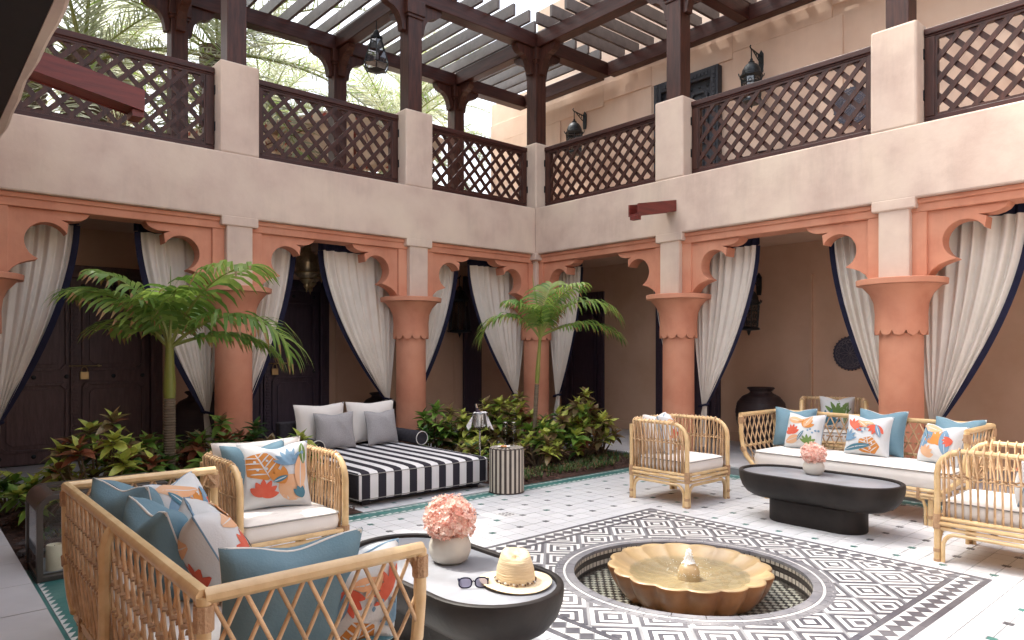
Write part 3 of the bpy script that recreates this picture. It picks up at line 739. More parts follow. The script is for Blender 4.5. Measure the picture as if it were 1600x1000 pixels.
# ------------------------------------------------------------------ back walls
def wall(name, label, boxes, mat, o):
    mb = MB()
    for q in boxes: mb.box(*q)
    return mb.build(name, mat, o=o, label=label, cat='wall', bevel=.004)
D1, D2 = (.48, 1.79, 1.695), (2.15, 3.42, 1.70)          # door openings in the north wall: x0, x1, top
PX0, PX1 = 5.20, 5.47
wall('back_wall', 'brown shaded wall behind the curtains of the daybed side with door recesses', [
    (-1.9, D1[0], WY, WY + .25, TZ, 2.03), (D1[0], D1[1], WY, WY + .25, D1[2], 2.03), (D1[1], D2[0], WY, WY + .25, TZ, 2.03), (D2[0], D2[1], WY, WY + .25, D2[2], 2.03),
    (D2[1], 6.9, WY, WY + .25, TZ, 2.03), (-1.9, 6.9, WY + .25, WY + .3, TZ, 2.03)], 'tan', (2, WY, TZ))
E1, E2 = (5.74, 6.43, 1.70), (4.13, 4.92, 1.70)
wall('back_wall', 'brown shaded wall behind the urn and the round plate', [
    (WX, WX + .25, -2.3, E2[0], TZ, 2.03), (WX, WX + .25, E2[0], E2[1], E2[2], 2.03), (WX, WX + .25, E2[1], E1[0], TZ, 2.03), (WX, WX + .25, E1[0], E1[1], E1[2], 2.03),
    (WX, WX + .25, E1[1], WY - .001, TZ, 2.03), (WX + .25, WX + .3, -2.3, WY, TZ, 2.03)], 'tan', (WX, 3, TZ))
mb = MB()      # plinth course and shallow wall panels
for q in ((D1[1], D2[0]), (D2[1], WX)): mb.box(q[0] + .001, q[1], WY - .02, WY - .0005, TZ + .0005, TZ + .1)
mb.box(WX - .02, WX - .0005, E1[0] - 1.0 + .18, E1[0], TZ + .0005, TZ + .1) ; mb.box(WX - .02, WX - .0005, -1, E2[0], TZ + .0005, TZ + .1)
mb.build('skirting', 'tan', label='low plinth course running along the foot of the shaded walls', cat='skirting', o=(WX, WY, TZ), bevel=.004)
mb = MB()
for x0, x1, z0, z1 in ((3.52, 4.15, .35, 1.6), (4.3, 5.1, .35, 1.6)):
    mb.box(x0, x0 + .02, WY - .012, WY - .0005, z0, z1); mb.box(x1 - .02, x1, WY - .012, WY - .0005, z0, z1); mb.box(x0 + .021, x1 - .021, WY - .012, WY - .0005, z0, z0 + .02); mb.box(x0 + .021, x1 - .021, WY - .012, WY - .0005, z1 - .02, z1)
mb.box(WX - .03, WX - .0005, 3.12, 3.15, TZ + .11, 1.72)
mb.build('wall_moulding', 'tan', label='thin raised frames moulded on the shaded walls behind the columns', cat='moulding', o=(5, WY, TZ))
# upper wall on the east side
uw = thing('upper_wall', 'sunlit peach plaster wall behind the balcony lanterns', 'wall', (WX, 3, 2.44))
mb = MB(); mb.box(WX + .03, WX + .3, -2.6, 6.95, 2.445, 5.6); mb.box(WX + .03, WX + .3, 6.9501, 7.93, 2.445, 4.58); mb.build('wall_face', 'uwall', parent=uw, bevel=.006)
mb = MB()
for y0, y1, z0, z1 in ((5.75, 7.93, 4.0, 4.27), (-2.6, 2.95, 4.2, 4.27), (2.95, 3.98, 4.09, 4.27), (3.98, 5.02, 4.03, 4.27), (5.02, 5.75, 4.05, 4.27),(2.85, 3.98, 2.45, 4.09), (5.02, 5.30, 2.45, 4.03), (6.5, 7.93, 2.45, 4.0),(1.2,2.2,2.45,4.2),(-1.2,.4,2.45,4.2)):
    mb.box(WX + .016, WX + .0295, y0 + .0003, y1 - .0003, z0 + .0003, z1 - .0003)
mb.build('pilaster_strips', 'uwall', parent=uw, bevel=.004)
# terrace parapet on the outer north side and outer rail
ow = thing('outer_parapet', 'low plaster parapet with dark rail closing the upper terrace before the palms', 'wall', (2, YO, 2.44))
mb = MB(); mb.box(-1.9, 6.5, YO + .09, YO + .25, 2.44, 2.72); mb.build('parapet', 'plaster', parent=ow, bevel=.01)
mb = MB(); mb.box(-1.9, 6.5, YO - .03, YO + .03, 2.98, 3.02); mb.box(-1.9, 6.5, YO - .02, YO + .02, 2.60, 2.64); mb.build('rail', 'wood_x', parent=ow)

# west side: only its front edge and dark wooden soffit hang into the picture
wf = thing('arcade_building', 'plaster edge and dark timber ceiling hanging into the top left corner', 'building', (.2, 1, ZP))
mb = MB()
n = 60
vs = []
for i in range(n + 1):
    y = -2.3 + (FY - .01 + 2.3) * i / n; wv = .004 * math.sin(y * 5.3) + .003 * math.sin(y * 13)
    for (x, z) in ((.347, ZP + .001), (.372 + wv, ZP + .001), (.384 + wv, ZP + .013), (.384, ZB), (.10, ZB), (.10, ZP + .03), (.347, ZP + .03)): vs.append((x, y, z))
k = 7; fs = [(i * k + j, i * k + (j + 1) % k, (i + 1) * k + (j + 1) % k, (i + 1) * k + j) for i in range(n) for j in range(k)] + [tuple(range(k)), tuple(n * k + j for j in range(k))[::-1]]
mb.add(vs, fs); mb.build('parapet', 'plaster', parent=wf, smooth=True)
for i in range(12):
    x1 = .3465 - i * .14
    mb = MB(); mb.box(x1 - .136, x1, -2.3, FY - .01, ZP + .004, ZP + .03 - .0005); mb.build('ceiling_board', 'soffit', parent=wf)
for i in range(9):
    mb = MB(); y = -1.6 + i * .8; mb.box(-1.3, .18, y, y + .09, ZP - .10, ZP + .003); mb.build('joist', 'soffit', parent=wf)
mb = MB(); mb.box(-1.9, -.32, -2.3, 7.2, TZ, ZP - .11) ; mb.build('back_wall', 'tan', parent=wf)
mb = MB(); mb.box(-1.9, .3, -2.3, FY - .01, ZP + .031, ZB - .05); mb.build('floor_slab', 'tan', parent=wf)
mb = MB(); 
for y in (-1.4, 5.0): mb.box(.09, .38, y - .15, y + .15, ZB - .003, ZPT)
mb.build('pillar', 'plaster', parent=wf, bevel=.016)
# south block far behind the camera closes the courtyard
mb = MB(); mb.box(-1.9, 6.9, -3.4, -2.7, 0, 3.2); mb.build('south_building', 'plaster', label='plain plaster building closing the courtyard opposite the daybed', cat='building', o=(2, -3, 0), bevel=.01)

# waterspouts
def spout(x0, y, x1, z0, z1, label, wd=.085):
    t = thing('waterspout', label, 'waterspout', (x0, y, z0)); mb = MB()
    dz = z1 - z0
    def sl(ya, yb, za, zb, xa=x0, xb=x1, m=0):
        f = lambda x: z0 + dz * (x - x0) / (x1 - x0)
        mb.add([(xa, ya, f(xa) + za), (xb, ya, f(xb) + za), (xb, yb, f(xb) + za), (xa, yb, f(xa) + za), (xa, ya, f(xa) + zb), (xb, ya, f(xb) + zb), (xb, yb, f(xb) + zb), (xa, yb, f(xa) + zb)],
               [(3, 2, 1, 0), (4, 5, 6, 7), (0, 1, 5, 4), (1, 2, 6, 5), (2, 3, 7, 6), (3, 0, 4, 7)])
    h = wd / 2
    sl(y - h, y + h, -.05, -.036); mb.build('trough_floor', 'redwood', parent=t); mb = MB()
    sl(y - h - .012, y - h + .001, -.055, .045); mb.build('side_board', 'redwood', parent=t); mb = MB()
    sl(y + h - .001, y + h + .012, -.055, .045); mb.build('side_board', 'redwood', parent=t); mb = MB()
    s = 1 if x1 > x0 else -1; mb.box(min(x1, x1 - s * .05), max(x1, x1 - s * .05), y - h * .9, y + h * .9, z1 - .082, z1 - .051); mb.build('drip_board', 'redwood', parent=t)
spout(FX + .02, 3.72, 4.60, 2.27, 2.165, 'short red wooden waterspout jutting from the plaster below the corner balcony')
spout(.36, 3.78, .90, 2.30, 2.205, 'long red wooden waterspout jutting in from the left in front of the lattice', wd=.12)
# ================================================================== doors
def carved_door(ax, a0, a1, z0, z1, plane, s, label, mats=('door', 'brass'), latch=True, leaves=2, blank=False):
    """s: +1 when the wall lies at larger depth than the viewer; plane = wall face"""
    fr, br = mats; t = thing('carved_door', label, 'door', T(ax, (a0 + a1) / 2, plane, z0)); A = lambda c: plane + s * c
    def bx(mb, x0, x1, c0, c1, q0, q1): tbox(mb, ax, x0, x1, min(A(c0), A(c1)), max(A(c0), A(c1)), q0, q1)
    mb = MB(); g = .075
    bx(mb, a0 - .02, a0 + g, -.02, .06, z0, z1 + .02); bx(mb, a1 - g, a1 + .02, -.02, .06, z0, z1 + .02); bx(mb, a0 + g + .0005, a1 - g - .0005, -.02, .06, z1 - .09, z1 + .02)
    mb.build('door_frame', fr, parent=t, bevel=.006)
    mb = MB()                # carved rope of small blocks on the frame
    n = int((z1 - z0) / .045)
    for i in range(n):
        zz = z0 + .02 + i * .045
        for x in (a0 + .027, a1 - .027): bx(mb, x - .016, x + .016, -.028, -.0195, zz, zz + .034)
    for i in range(int((a1 - a0 - .2) / .045)): x = a0 + .1 + i * .045; bx(mb, x, x + .034, -.028, -.0195, z1 - .055, z1 - .022)
    mb.build('frame_carving', fr, parent=t)
    w_ = (a1 - a0 - 2 * g) / leaves
    for l in range(leaves):
        x0 = a0 + g + l * w_; x1 = x0 + w_; mb = MB(); bx(mb, x0 + .003, x1 - .003, .03, .06, z0, z1 - .092); leaf = mb.build('door_leaf', fr, parent=t)
        rows = ((z0 + .10, z0 + .66), (z0 + .76, z1 - .2)) if not blank else ((z0 + .08, z1 - .2),)
        for q0, q1 in rows:
            mb = MB(); x2, x3 = x0 + .05, x1 - .05; ch = .035
            def ring(i_, c0, c1):
                o_ = [(x2 + i_ + ch, q0 + i_), (x3 - i_ - ch, q0 + i_), (x3 - i_, q0 + i_ + ch), (x3 - i_, q1 - i_ - ch), (x3 - i_ - ch, q1 - i_), (x2 + i_ + ch, q1 - i_), (x2 + i_, q1 - i_ - ch), (x2 + i_, q0 + i_ + ch)]
                P = [T(ax, x, A(c0), z) for x, z in o_]; v = Vector(T(ax, 0, s * (c1 - c0), 0)); mb.extr(P, v)
            def outl(i_): return [(x2 + i_ + ch, q0 + i_), (x3 - i_ - ch, q0 + i_), (x3 - i_, q0 + i_ + ch), (x3 - i_, q1 - i_ - ch), (x3 - i_ - ch, q1 - i_), (x2 + i_ + ch, q1 - i_), (x2 + i_, q1 - i_ - ch), (x2 + i_, q0 + i_ + ch)]
            OA, OB = outl(0), outl(.022)
            for k in range(8):
                qd = [OA[k], OA[(k + 1) % 8], OB[(k + 1) % 8], OB[k]]; mb.extr([T(ax, x, A(.0297), z) for x, z in qd], Vector(T(ax, 0, s * -.022, 0)))
            ring(.055, .0296, .016)
            mb.build('door_panel', fr, parent=leaf, o=leaf['_o'], bevel=.003)
        if not blank:
            for q in (z0 + .06, z0 + .71, z1 - .15):
                for k in range(3):
                    xx = x0 + .06 + k * (w_ - .12) / 2; mb = MB(); c = T(ax, xx, A(.026), q)
                    mb.add([(c[0] + (.0 if ax == 'y' else .018 * math.cos(a)), c[1] + (.018 * math.cos(a) if ax == 'y' else 0), c[2] + .018 * math.sin(a)) for a in [2 * PI * i / 10 for i in range(10)]] + [T(ax, xx, A(.008), q)], [(i, (i + 1) % 10, 10) for i in range(10)])
                    mb.build('stud', 'iron', parent=leaf, o=leaf['_o'], smooth=True)
    if leaves == 2:
        xm = (a0 + a1) / 2; mb = MB(); bx(mb, xm - .035, xm + .035, .0, .029, z0, z1 - .093)
        for i in range(int((z1 - z0 - .14) / .06)):
            zz = z0 + .03 + i * .06; bx(mb, xm - .024, xm + .024, -.008, -.0005, zz, zz + .018); bx(mb, xm - .014, xm + .014, -.012, -.0005, zz + .024, zz + .048)
        mb.build('centre_post', fr, parent=t, bevel=.002)
    if latch:
        xm = (a0 + a1) / 2; z = z0 + .80
        mb = MB(); mb.tube([T(ax, xm - .05, A(-.02), z), T(ax, xm + .19, A(-.02), z)], .006); mb.tube([T(ax, xm + .17, A(.02), z), T(ax, xm + .17, A(-.022), z)], .01); mb.build('bolt', 'brass', parent=t)
        x = xm + .06; mb = MB(); bx(mb, x - .033, x + .033, -.04, -.02, z - .115, z - .05); mb.build('padlock', 'brass', parent=t, bevel=.004)
        mb = MB(); mb.tube([T(ax, x + .022 * math.cos(a), A(-.03), z - .052 + .045 * max(0, math.sin(a)) ** .7) for a in [PI * i / 10 for i in range(11)]], .005); mb.build('shackle', 'brass', parent=t)
    return t
carved_door('x', *D1[:2], TZ + .005, D1[2], WY, 1, 'dark brown carved double door with brass padlock behind the left palm')
carved_door('x', *D2[:2], TZ + .005, D2[2], WY, 1, 'dark plum double door with padlock behind the two pillows of the daybed', mats=('navydoor', 'brass'))
carved_door('y', *E1[:2], TZ + .005, E1[2], WX, 1, 'plum black door right of the corner column behind the slender palm', mats=('navydoor', 'brass'), latch=False, leaves=1, blank=True)
carved_door('y', *E2[:2], TZ + .005, E2[2], WX, 1, 'black door half hidden by the column between tub chair and urn', mats=('navydoor', 'brass'), latch=False, leaves=2, blank=True)
carved_door('y', 4.13, 4.92, 2.45, 3.98, WX - .034, 1, 'blue black carved door on the balcony behind the wooden post', mats=('bluedoor', 'brass'), latch=False, leaves=2)
carved_door('y', .22, 1.05, 2.45, 3.98, WX - .034, 1, 'blue black balcony door at the right edge of the photo', mats=('bluedoor', 'brass'), latch=False, leaves=2)
t = thing('dark_passage_sheet', 'dark sheet standing in for the shade of the passage left of the corner column', 'door', (PX0, WY, TZ)); mb = MB(); mb.box(PX0, PX1, WY - .06, WY - .021, TZ + .001, 1.9); mb.build('leaf', 'navydoor', parent=t, bevel=.004)  # open passage: a dark slab stands in for the shade inside
mb = MB(); mb.box(PX0 + .05, PX1 - .05, WY - .068, WY - .0605, TZ + .15, 1.75); mb.build('door_panel', 'navydoor', parent=t)  # inner face of the dark slab that stands for the passage

# ================================================================== curtains
def curtain(ax, plane, c, sgn, wtop, label, seed=0, zt=.50, nf=9):
    rn = random.Random(seed); t = thing('curtain', label, 'curtain', T(ax, c + sgn * .19, plane, zt), 'cream curtains tied to the columns')
    ph = [rn.uniform(0, 6.28) for _ in range(4)]; ztop = 1.885; zc = 1.985
    def W(u, s):
        p = 1.25 + .42 * u; wt = -.03 + u * (wtop + .03); wb = .128 + .032 * u
        return wb + (wt - wb) * (1 - s ** p)
    def fold(u, s):
        a = .023 * (1 - .6 * s); q = 2 * PI * nf * u
        return a * (math.sin(q + .9 * math.sin(q / 3.1 + ph[0]) + ph[1]) + .16 * math.sin(2.1 * q + ph[2])) * (.85 + .3 * math.sin(7 * u + ph[3]))
    def zf(u, s): return ztop - s * (ztop - zt) - .05 * math.sin(PI * s) * (1 - u)
    def P(u, s, off=0): return T(ax, c + sgn * W(u, s), plane + fold(u, s) + off, zf(u, s))
    mb = MB(); mb.grid(lambda u, v: P(u * .975, v), 150, 22); mb.build('drape', 'curtain', parent=t, smooth=2)
    mb = MB(); mb.grid(lambda u, v: T(ax, c + sgn * (W(1, v) - (.030 if v < .85 else .026 * (1 - v) / .15 + .004) * (1 - u) + .012 * u), plane + fold(.985 + .015 * u, v) - .003, zf(1, v) - (.006 * u)), 3, 22); mb.build('navy_edge', 'navy', parent=t, smooth=2)
    def H(u, v):
        q = P(u * 1.015, 0); return (q[0], q[1], ztop + v * (2.028 - ztop))
    mb = MB(); mb.grid(H, 120, 2); mb.build('navy_heading', 'navy', parent=t, smooth=2)
    # gathered knot, tail and tie
    def TL(u, v):
        w_ = .155 + (u - .5) * (.035 + .045 * v ** .8) - .05 * v; q = 2 * PI * 5 * u
        return T(ax, c + sgn * w_, plane + (.012 + .012 * v) * math.sin(q + ph[1]), zt - v * (zt - .13))
    mb = MB(); mb.grid(TL, 40, 8); mb.build('tail', 'curtain', parent=t, smooth=2)
    pts = []
    for i in range(14):
        a = 2 * PI * i / 14; pts.append(T(ax, c + sgn * (.142 + .045 * math.cos(a)), plane + .035 * math.sin(a), zt + .004 + .012 * math.cos(a)))
    mb = MB(); mb.tube(pts, .011, closed=True, n=6); mb.build('tieback', 'navy', parent=t, smooth=True)
PN, PE = 5.79, 5.45
curtain('x', PN, .35, 1, .62, 'cream curtain at the far left edge swept left beside the carved doors', 1)
curtain('x', PN, 2.0, -1, .66, 'cream curtain swept right behind the left palm', 2)
curtain('x', PN, 2.0, 1, .58, 'narrow cream curtain right of the left palm fronds', 3)
curtain('x', PN, 3.65, -1, .83, 'wide cream curtain above the white back cushions of the daybed', 4, zt=.53)
curtain('x', PN, 3.65, 1, .66, 'cream curtain just right of the column behind the daybed', 5)
curtain('x', PN, 5.27, -1, .82, 'cream curtain left of the corner column behind the slender palm', 6)
curtain('y', PE, 5.61, -1, .50, 'cream curtain right of the corner column behind the slender palm', 7)
curtain('y', PE, 3.752, 1, .42, 'thin sliver of cream curtain left of the column behind the tub chair', 8)
curtain('y', PE, 3.752, -1, .68, 'cream curtain sweeping down to the column left of the urn', 9)
curtain('y', PE, 1.897, 1, .58, 'cream curtain beside the round wall plate', 10)
curtain('y', PE, 1.897, -1, .72, 'big cream curtain with navy border at the right edge of the photo', 11, zt=.46)
curtain('x', PN, .35, -1, .6, 'cream curtain outside the left edge of the photo', 12)

# ================================================================== lanterns and wall things
def wall_lantern(wx, y, ztop, label, s=1.0):
    """arabesque lantern hanging from an iron bracket on the east wall (wall face x = wx)"""
    t = thing('wall_lantern', label, 'lantern', (wx, y, ztop)); x = wx - .20 * s
    mb = MB(); mb.extr([(wx - .016, y - .02, ztop - .14), (wx - .016, y + .02, ztop - .14), (wx - .016, y + .028, ztop - .07), (wx - .016, y + .028, ztop + .04), (wx - .016, y, ztop + .085), (wx - .016, y - .028, ztop + .04), (wx - .016, y - .028, ztop - .07)], (.014, 0, 0)); mb.build('wall_plate', 'iron', parent=t)
    mb = MB(); mb.tube([(wx - .01, y, ztop + .02), (x - .01, y, ztop + .045), (x - .025, y, ztop + .06), (x - .015, y, ztop + .075)], .007)
    mb.tube([(wx - .01, y, ztop - .05), (wx - .06, y, ztop - .035), (x + .03, y, ztop + .035)], .006)
    for k in range(4): q = wx - .04 - k * .035; mb.tube([(q, y, ztop + .02 + k * .006), (q + .005, y, ztop - .03 + k * .016)], .005)
    mb.tube([(q_ := x, y, ztop + .04), (x, y, ztop - .06)], .006); mb.build('bracket_arm', 'iron', parent=t)
    z = ztop - .10
    mb = MB(); mb.lathe([(0, z + .05), (.012, z + .045), (.016, z + .02), (.03, z + .015), (.03, z)], (x, y, 0), 12); mb.lathe([(.032, z), (.06, z - .02), (.085, z - .06), (.092, z - .10), (.098, z - .105), (.098, z - .12)], (x, y, 0), 20); mb.build('dome', 'iron', parent=t, smooth=True)
    mb = MB(); mb.lathe([(.115, z - .12), (.118, z - .13), (.105, z - .145), (.10, z - .15)], (x, y, 0), 8)
    for k in range(8):
        a = 2 * PI * k / 8; c, s_ = math.cos(a), math.sin(a); mb.tube([(x + .10 * c, y + .10 * s_, z - .15), (x + .085 * c, y + .085 * s_, z - .36)], .007, n=4)
        mb.tube([(x + .12 * c, y + .12 * s_, z - .125), (x + .125 * c, y + .125 * s_, z - .10)], .006, n=4)
    for q, r_ in ((.20, .098), (.31, .09)): mb.lathe([(r_, z - q), (r_ + .004, z - q - .005), (r_, z - q - .01)], (x, y, 0), 8)
    mb.lathe([(.085, z - .36), (.108, z - .375), (.11, z - .39), (.07, z - .395), (.02, z - .40), (.012, z - .43), (0, z - .45)], (x, y, 0), 8); mb.build('cage', 'iron', parent=t)
    mb = MB(); mb.lathe([(.096, z - .15), (.082, z - .36)], (x, y, 0), 8); mb.build('pane', 'smoke', parent=t)
    for k in range(8):
        a = 2 * PI * (k + .5) / 8; mb = MB(); r0 = .093
        for dz in (.19, .255, .32):
            rr = r0 - (dz - .15) * .06
            mb.tube([(x + rr * math.cos(a) + .016 * math.cos(b_) * -math.sin(a), y + rr * math.sin(a) + .016 * math.cos(b_) * math.cos(a), z - dz + .022 * math.sin(b_)) for b_ in [2 * PI * i / 8 for i in range(8)]], .0035, n=4, closed=True)
        mb.build('tracery', 'iron', parent=t)
wall_lantern(WX + .03, 6.07, 3.93, 'dark iron wall lantern on the balcony left of the blue black door')
wall_lantern(WX + .03, 3.66, 3.93, 'dark iron wall lantern on the balcony right of the blue black door')
wall_lantern(WX, 3.67, 1.69, 'black iron wall lantern hanging above the big urn')
# same lantern on the north wall: turned by a quarter
def north_lantern(x, ztop, label):
    t = thing('wall_lantern', label, 'lantern', (x, WY, ztop)); y = WY - .2
    mb = MB(); mb.box(x - .028, x + .028, WY - .016, WY - .001, ztop - .14, ztop + .06); mb.build('wall_plate', 'iron', parent=t)
    mb = MB(); mb.tube([(x, WY - .01, ztop), (x, y, ztop + .04), (x, y - .02, ztop + .06)], .008); mb.tube([(x, y, ztop + .04), (x, y, ztop - .08)], .006); mb.build('bracket_arm', 'iron', parent=t)
    z = ztop - .1; mb = MB(); mb.lathe([(0, z + .05), (.03, z + .02), (.03, z), (.06, z - .02), (.09, z - .08), (.12, z - .12), (.118, z - .13), (.1, z - .15)], (x, y, 0), 8); mb.build('dome', 'iron', parent=t)
    mb = MB()
    for k in range(8): a = 2 * PI * k / 8; c, s_ = math.cos(a), math.sin(a); mb.tube([(x + .10 * c, y + .10 * s_, z - .15), (x + .13 * c, y + .13 * s_, z - .48)], .008, n=4)
    mb.lathe([(.13, z - .48), (.15, z - .49), (.14, z - .51), (.02, z - .52), (0, z - .58)], (x, y, 0), 8); mb.build('cage', 'iron', parent=t)
    mb = MB(); mb.lathe([(.098, z - .15), (.125, z - .48)], (x, y, 0), 8); mb.build('pane', 'smoke', parent=t)
north_lantern(5.02, 1.82, 'black wall lantern in the shade between the corner curtains')

# glass lantern hanging under the pergola
t = thing('hanging_lantern', 'hexagonal glass lantern hanging from the pergola beam', 'lantern', (3.65, 6.22, ZBM)); x, y = 3.60, 6.16
mb = MB(); mb.tube([(x, y, ZBM + .02), (x, y, 4.16)], .006); mb.lathe([(0, 4.19), (.02, 4.185), (.035, 4.15), (.03, 4.13), (.06, 4.12), (.062, 4.10)], (x, y, 0), 12); mb.build('cap', 'iron', parent=t, smooth=True)
mb = MB()
for k in range(6):
    a = 2 * PI * k / 6; c, s = math.cos(a), math.sin(a); mb.tube([(x + .055 * c, y + .055 * s, 4.10), (x + .135 * c, y + .135 * s, 3.84), (x + .10 * c, y + .10 * s, 3.78)], .006, n=4)
mb.lathe([(.137, 3.845), (.139, 3.84), (.137, 3.835)], (x, y, 0), 6); mb.lathe([(.10, 3.785), (.03, 3.77), (.0, 3.765)], (x, y, 0), 6); mb.build('frame', 'iron', parent=t)
mb = MB(); mb.lathe([(.055, 4.10), (.133, 3.84), (.10, 3.785)], (x, y, 0), 6); mb.build('glass_pane', 'smoke', parent=t)
mb = MB(); mb.lathe([(0, 3.98), (.02, 3.96), (.026, 3.93), (.02, 3.90), (0, 3.89)], (x, y, 0), 12); mb.build('bulb', 'towel', parent=t, smooth=True)

# pierced metal lanterns under the arcade ceiling
def pierced_lantern(x, y, zt, s, label):
    t = thing('pierced_lantern', label, 'lantern', (x, y, 2.03), 'pierced metal lanterns hung in a cluster')
    mb = MB(); mb.tube([(x, y, 2.028), (x, y, zt)], .004); mb.build('chain', 'brass', parent=t)
    mb = MB(); mb.lathe([(r * s, zt - z * s) for r, z in ((.0, 0), (.02, .01), (.03, .05), (.055, .06), (.05, .09), (.09, .12), (.125, .19), (.13, .25), (.11, .31), (.13, .33), (.12, .36), (.07, .40))], (x, y, 0), 28); mb.build('body', 'pierced', parent=t, smooth=2)
    mb = MB(); mb.lathe([(r * s, zt - z * s) for r, z in ((.07, .40), (.085, .41), (.05, .45), (.03, .46), (.035, .49), (.012, .52), (.0, .56))], (x, y, 0), 20); mb.lathe([(r * s, zt - z * s) for r, z in ((.132, .325), (.142, .335), (.132, .345))], (x, y, 0), 28); mb.build('finial', 'brass', parent=t, smooth=True)
pierced_lantern(2.86, 6.15, 1.99, .82, 'pierced metal lantern hanging highest beside the narrow curtain')
pierced_lantern(2.98, 6.33, 1.93, .72, 'pierced metal lantern hanging low in front of the plum doors')
pierced_lantern(3.14, 6.42, 2.0, .62, 'pierced metal lantern closest to the navy curtain heading')

def urn(x, y, z, s, label, mat='urn'):
    t = thing('urn', label, 'urn', (x, y, z)); prof = [(.10, 0), (.13, .03), (.185, .14), (.222, .26), (.232, .36), (.215, .44), (.165, .50), (.105, .53), (.095, .545), (.115, .565), (.118, .58), (.10, .583), (.085, .55)]
    fine = []
    for k in range(len(prof) - 1):
        for i in range(6 if k < 7 else 2):
            q = i / (6 if k < 7 else 2); r_ = prof[k][0] + (prof[k + 1][0] - prof[k][0]) * q; zz = prof[k][1] + (prof[k + 1][1] - prof[k][1]) * q
            fine.append(((r_ + (.003 if i % 2 else -.001)) * s, zz * s))
    fine.append((prof[-1][0] * s, prof[-1][1] * s)); mb = MB(); mb.lathe(fine, (x, y, z), 40); mb.build('body', mat, parent=t, smooth=2)
    mb = MB(); mb.lathe([(.118 * s, .566 * s), (.128 * s, .575 * s), (.118 * s, .585 * s)], (x, y, z), 40); mb.build('rim', mat, parent=t, smooth=True)
urn(6.19, 3.47, TZ, 1.0, 'big dark ribbed urn standing between the curtain and the long sofa')
urn(6.21, 3.45, 2.44, .75, 'dark urn on the balcony glimpsed through the lattice below its lantern')
urn(6.21, 5.95, 2.44, .75, 'dark urn on the balcony behind the lattice next to the corner post')
urn(3.78, 6.4, TZ, .85, 'dark urn in the shade between daybed cushions and column')
urn(1.98, 6.35, TZ, 1.0, 'black urn in the shade behind the trunk of the left palm')

def wall_plate(y, z, r, wx, label):
    t = thing('wall_plate', label, 'plate', (wx, y, z)); n = 36
    mb = MB(); mb.add([(wx - .02, y + r * math.cos(2 * PI * i / n), z + r * math.sin(2 * PI * i / n)) for i in range(n)] + [(wx - .001, y + r * math.cos(2 * PI * i / n), z + r * math.sin(2 * PI * i / n)) for i in range(n)], [tuple(range(n))[::-1]] + [(i, (i + 1) % n, n + (i + 1) % n, n + i) for i in range(n)]); mb.build('disc', 'plate', parent=t)
    mb = MB()
    def ln(pts, cl=False): mb.tube([(wx - .0215, y + a * r, z + b * r) for a, b in pts], .0018, n=4, closed=cl)
    for q in (.86, .66): ln([(q * math.cos(2 * PI * i / 30), q * math.sin(2 * PI * i / 30)) for i in range(30)], True)
    for k in range(10):
        a = 2 * PI * k / 10; c, s = math.cos(a), math.sin(a)
        ln([(0, 0), (.3 * math.cos(a - .3), .3 * math.sin(a - .3)), (.62 * c, .62 * s)]); ln([(0, 0), (.3 * math.cos(a + .3), .3 * math.sin(a + .3)), (.62 * c, .62 * s)])
    for k in range(22): a = 2 * PI * k / 22; ln([(.68 * math.cos(a), .68 * math.sin(a)), (.85 * math.cos(a + .14), .85 * math.sin(a + .14))]); ln([(.68 * math.cos(a + .28), .68 * math.sin(a + .28)), (.85 * math.cos(a + .14), .85 * math.sin(a + .14))])
    mb.build('line_pattern', 'plate_line', parent=t)
    mb = MB()
    for k in range(30): a = 2 * PI * k / 30; mb.lathe([(0, -.008), (.008, 0), (0, .008)], (wx - .012, y + r * 1.02 * math.cos(a), z + r * 1.02 * math.sin(a)), 6)
    mb.build('studded_rim', 'iron', parent=t)
wall_plate(2.77, .97, .15, WX, 'round dark plate with white line pattern on the shaded wall behind the long sofa')
wall_plate(2.76, 3.22, .17, WX + .028, 'round dark plate on the balcony wall seen through the lattice')

# ================================================================== things beyond the terrace
def parasol(x, y, z0, zt, r, label):
    t = thing('parasol', label, 'parasol', (x, y, z0)); mb = MB(); mb.tube([(x, y, z0), (x, y, zt + .03)], .02); mb.build('pole', 'redwood', parent=t)
    n = 8; mb = MB(); mb.lathe([(0, zt), (r * .5, zt - .16 * r), (r, zt - .36 * r)], (x, y, 0), n); mb.build('canopy', 'parasol', parent=t)
    mb = MB(); mb.lathe([(r, zt - .36 * r), (r, zt - .36 * r - .1)], (x, y, 0), n); mb.build('valance', 'parasol', parent=t)
    for k in range(n):
        a = 2 * PI * k / n; mb = MB(); mb.tube([(x, y, zt - .02), (x + r * math.cos(a), y + r * math.sin(a), zt - .36 * r - .02)], .009, n=4); mb.build('rib', 'redwood', parent=t)
    mb = MB()
    for k in range(40):
        a = 2 * PI * k / 40; q = r * 1.003 * (math.cos(PI / n) / math.cos((a % (2 * PI / n)) - PI / n)); h = zt - .36 * r - .05
        mb.add([(x + q * math.cos(a + d_), y + q * math.sin(a + d_), h + e_) for d_, e_ in ((-.05, 0), (0, -.03), (.05, 0), (0, .03))], [(0, 1, 2, 3)])
    mb.build('trim', 'parasol_red', parent=t)
parasol(4.75, 8.7, 2.3, 4.32, 1.25, 'cream parasol with dark red trim beyond the second lattice panel')
parasol(3.55, 9.7, 2.3, 4.1, .95, 'cream parasol with dark red trim further left beyond the lattice')
mb = MB(); mb.box(-3, 12, 8.3, 8.45, 0, 2.92); mb.box(-3, 12, 11.5, 16, 0, 3.1); mb.build('rooftop_terrace', 'uwall', label='pale plaster roof terrace beyond the lattice railings', cat='building', o=(4, 9, 0), bevel=.01)
mb = MB(); mb.box(-3, 12, 8.451, 11.49, 2.25, 2.3); mb.build('terrace_floor', 'paver', kind='structure')

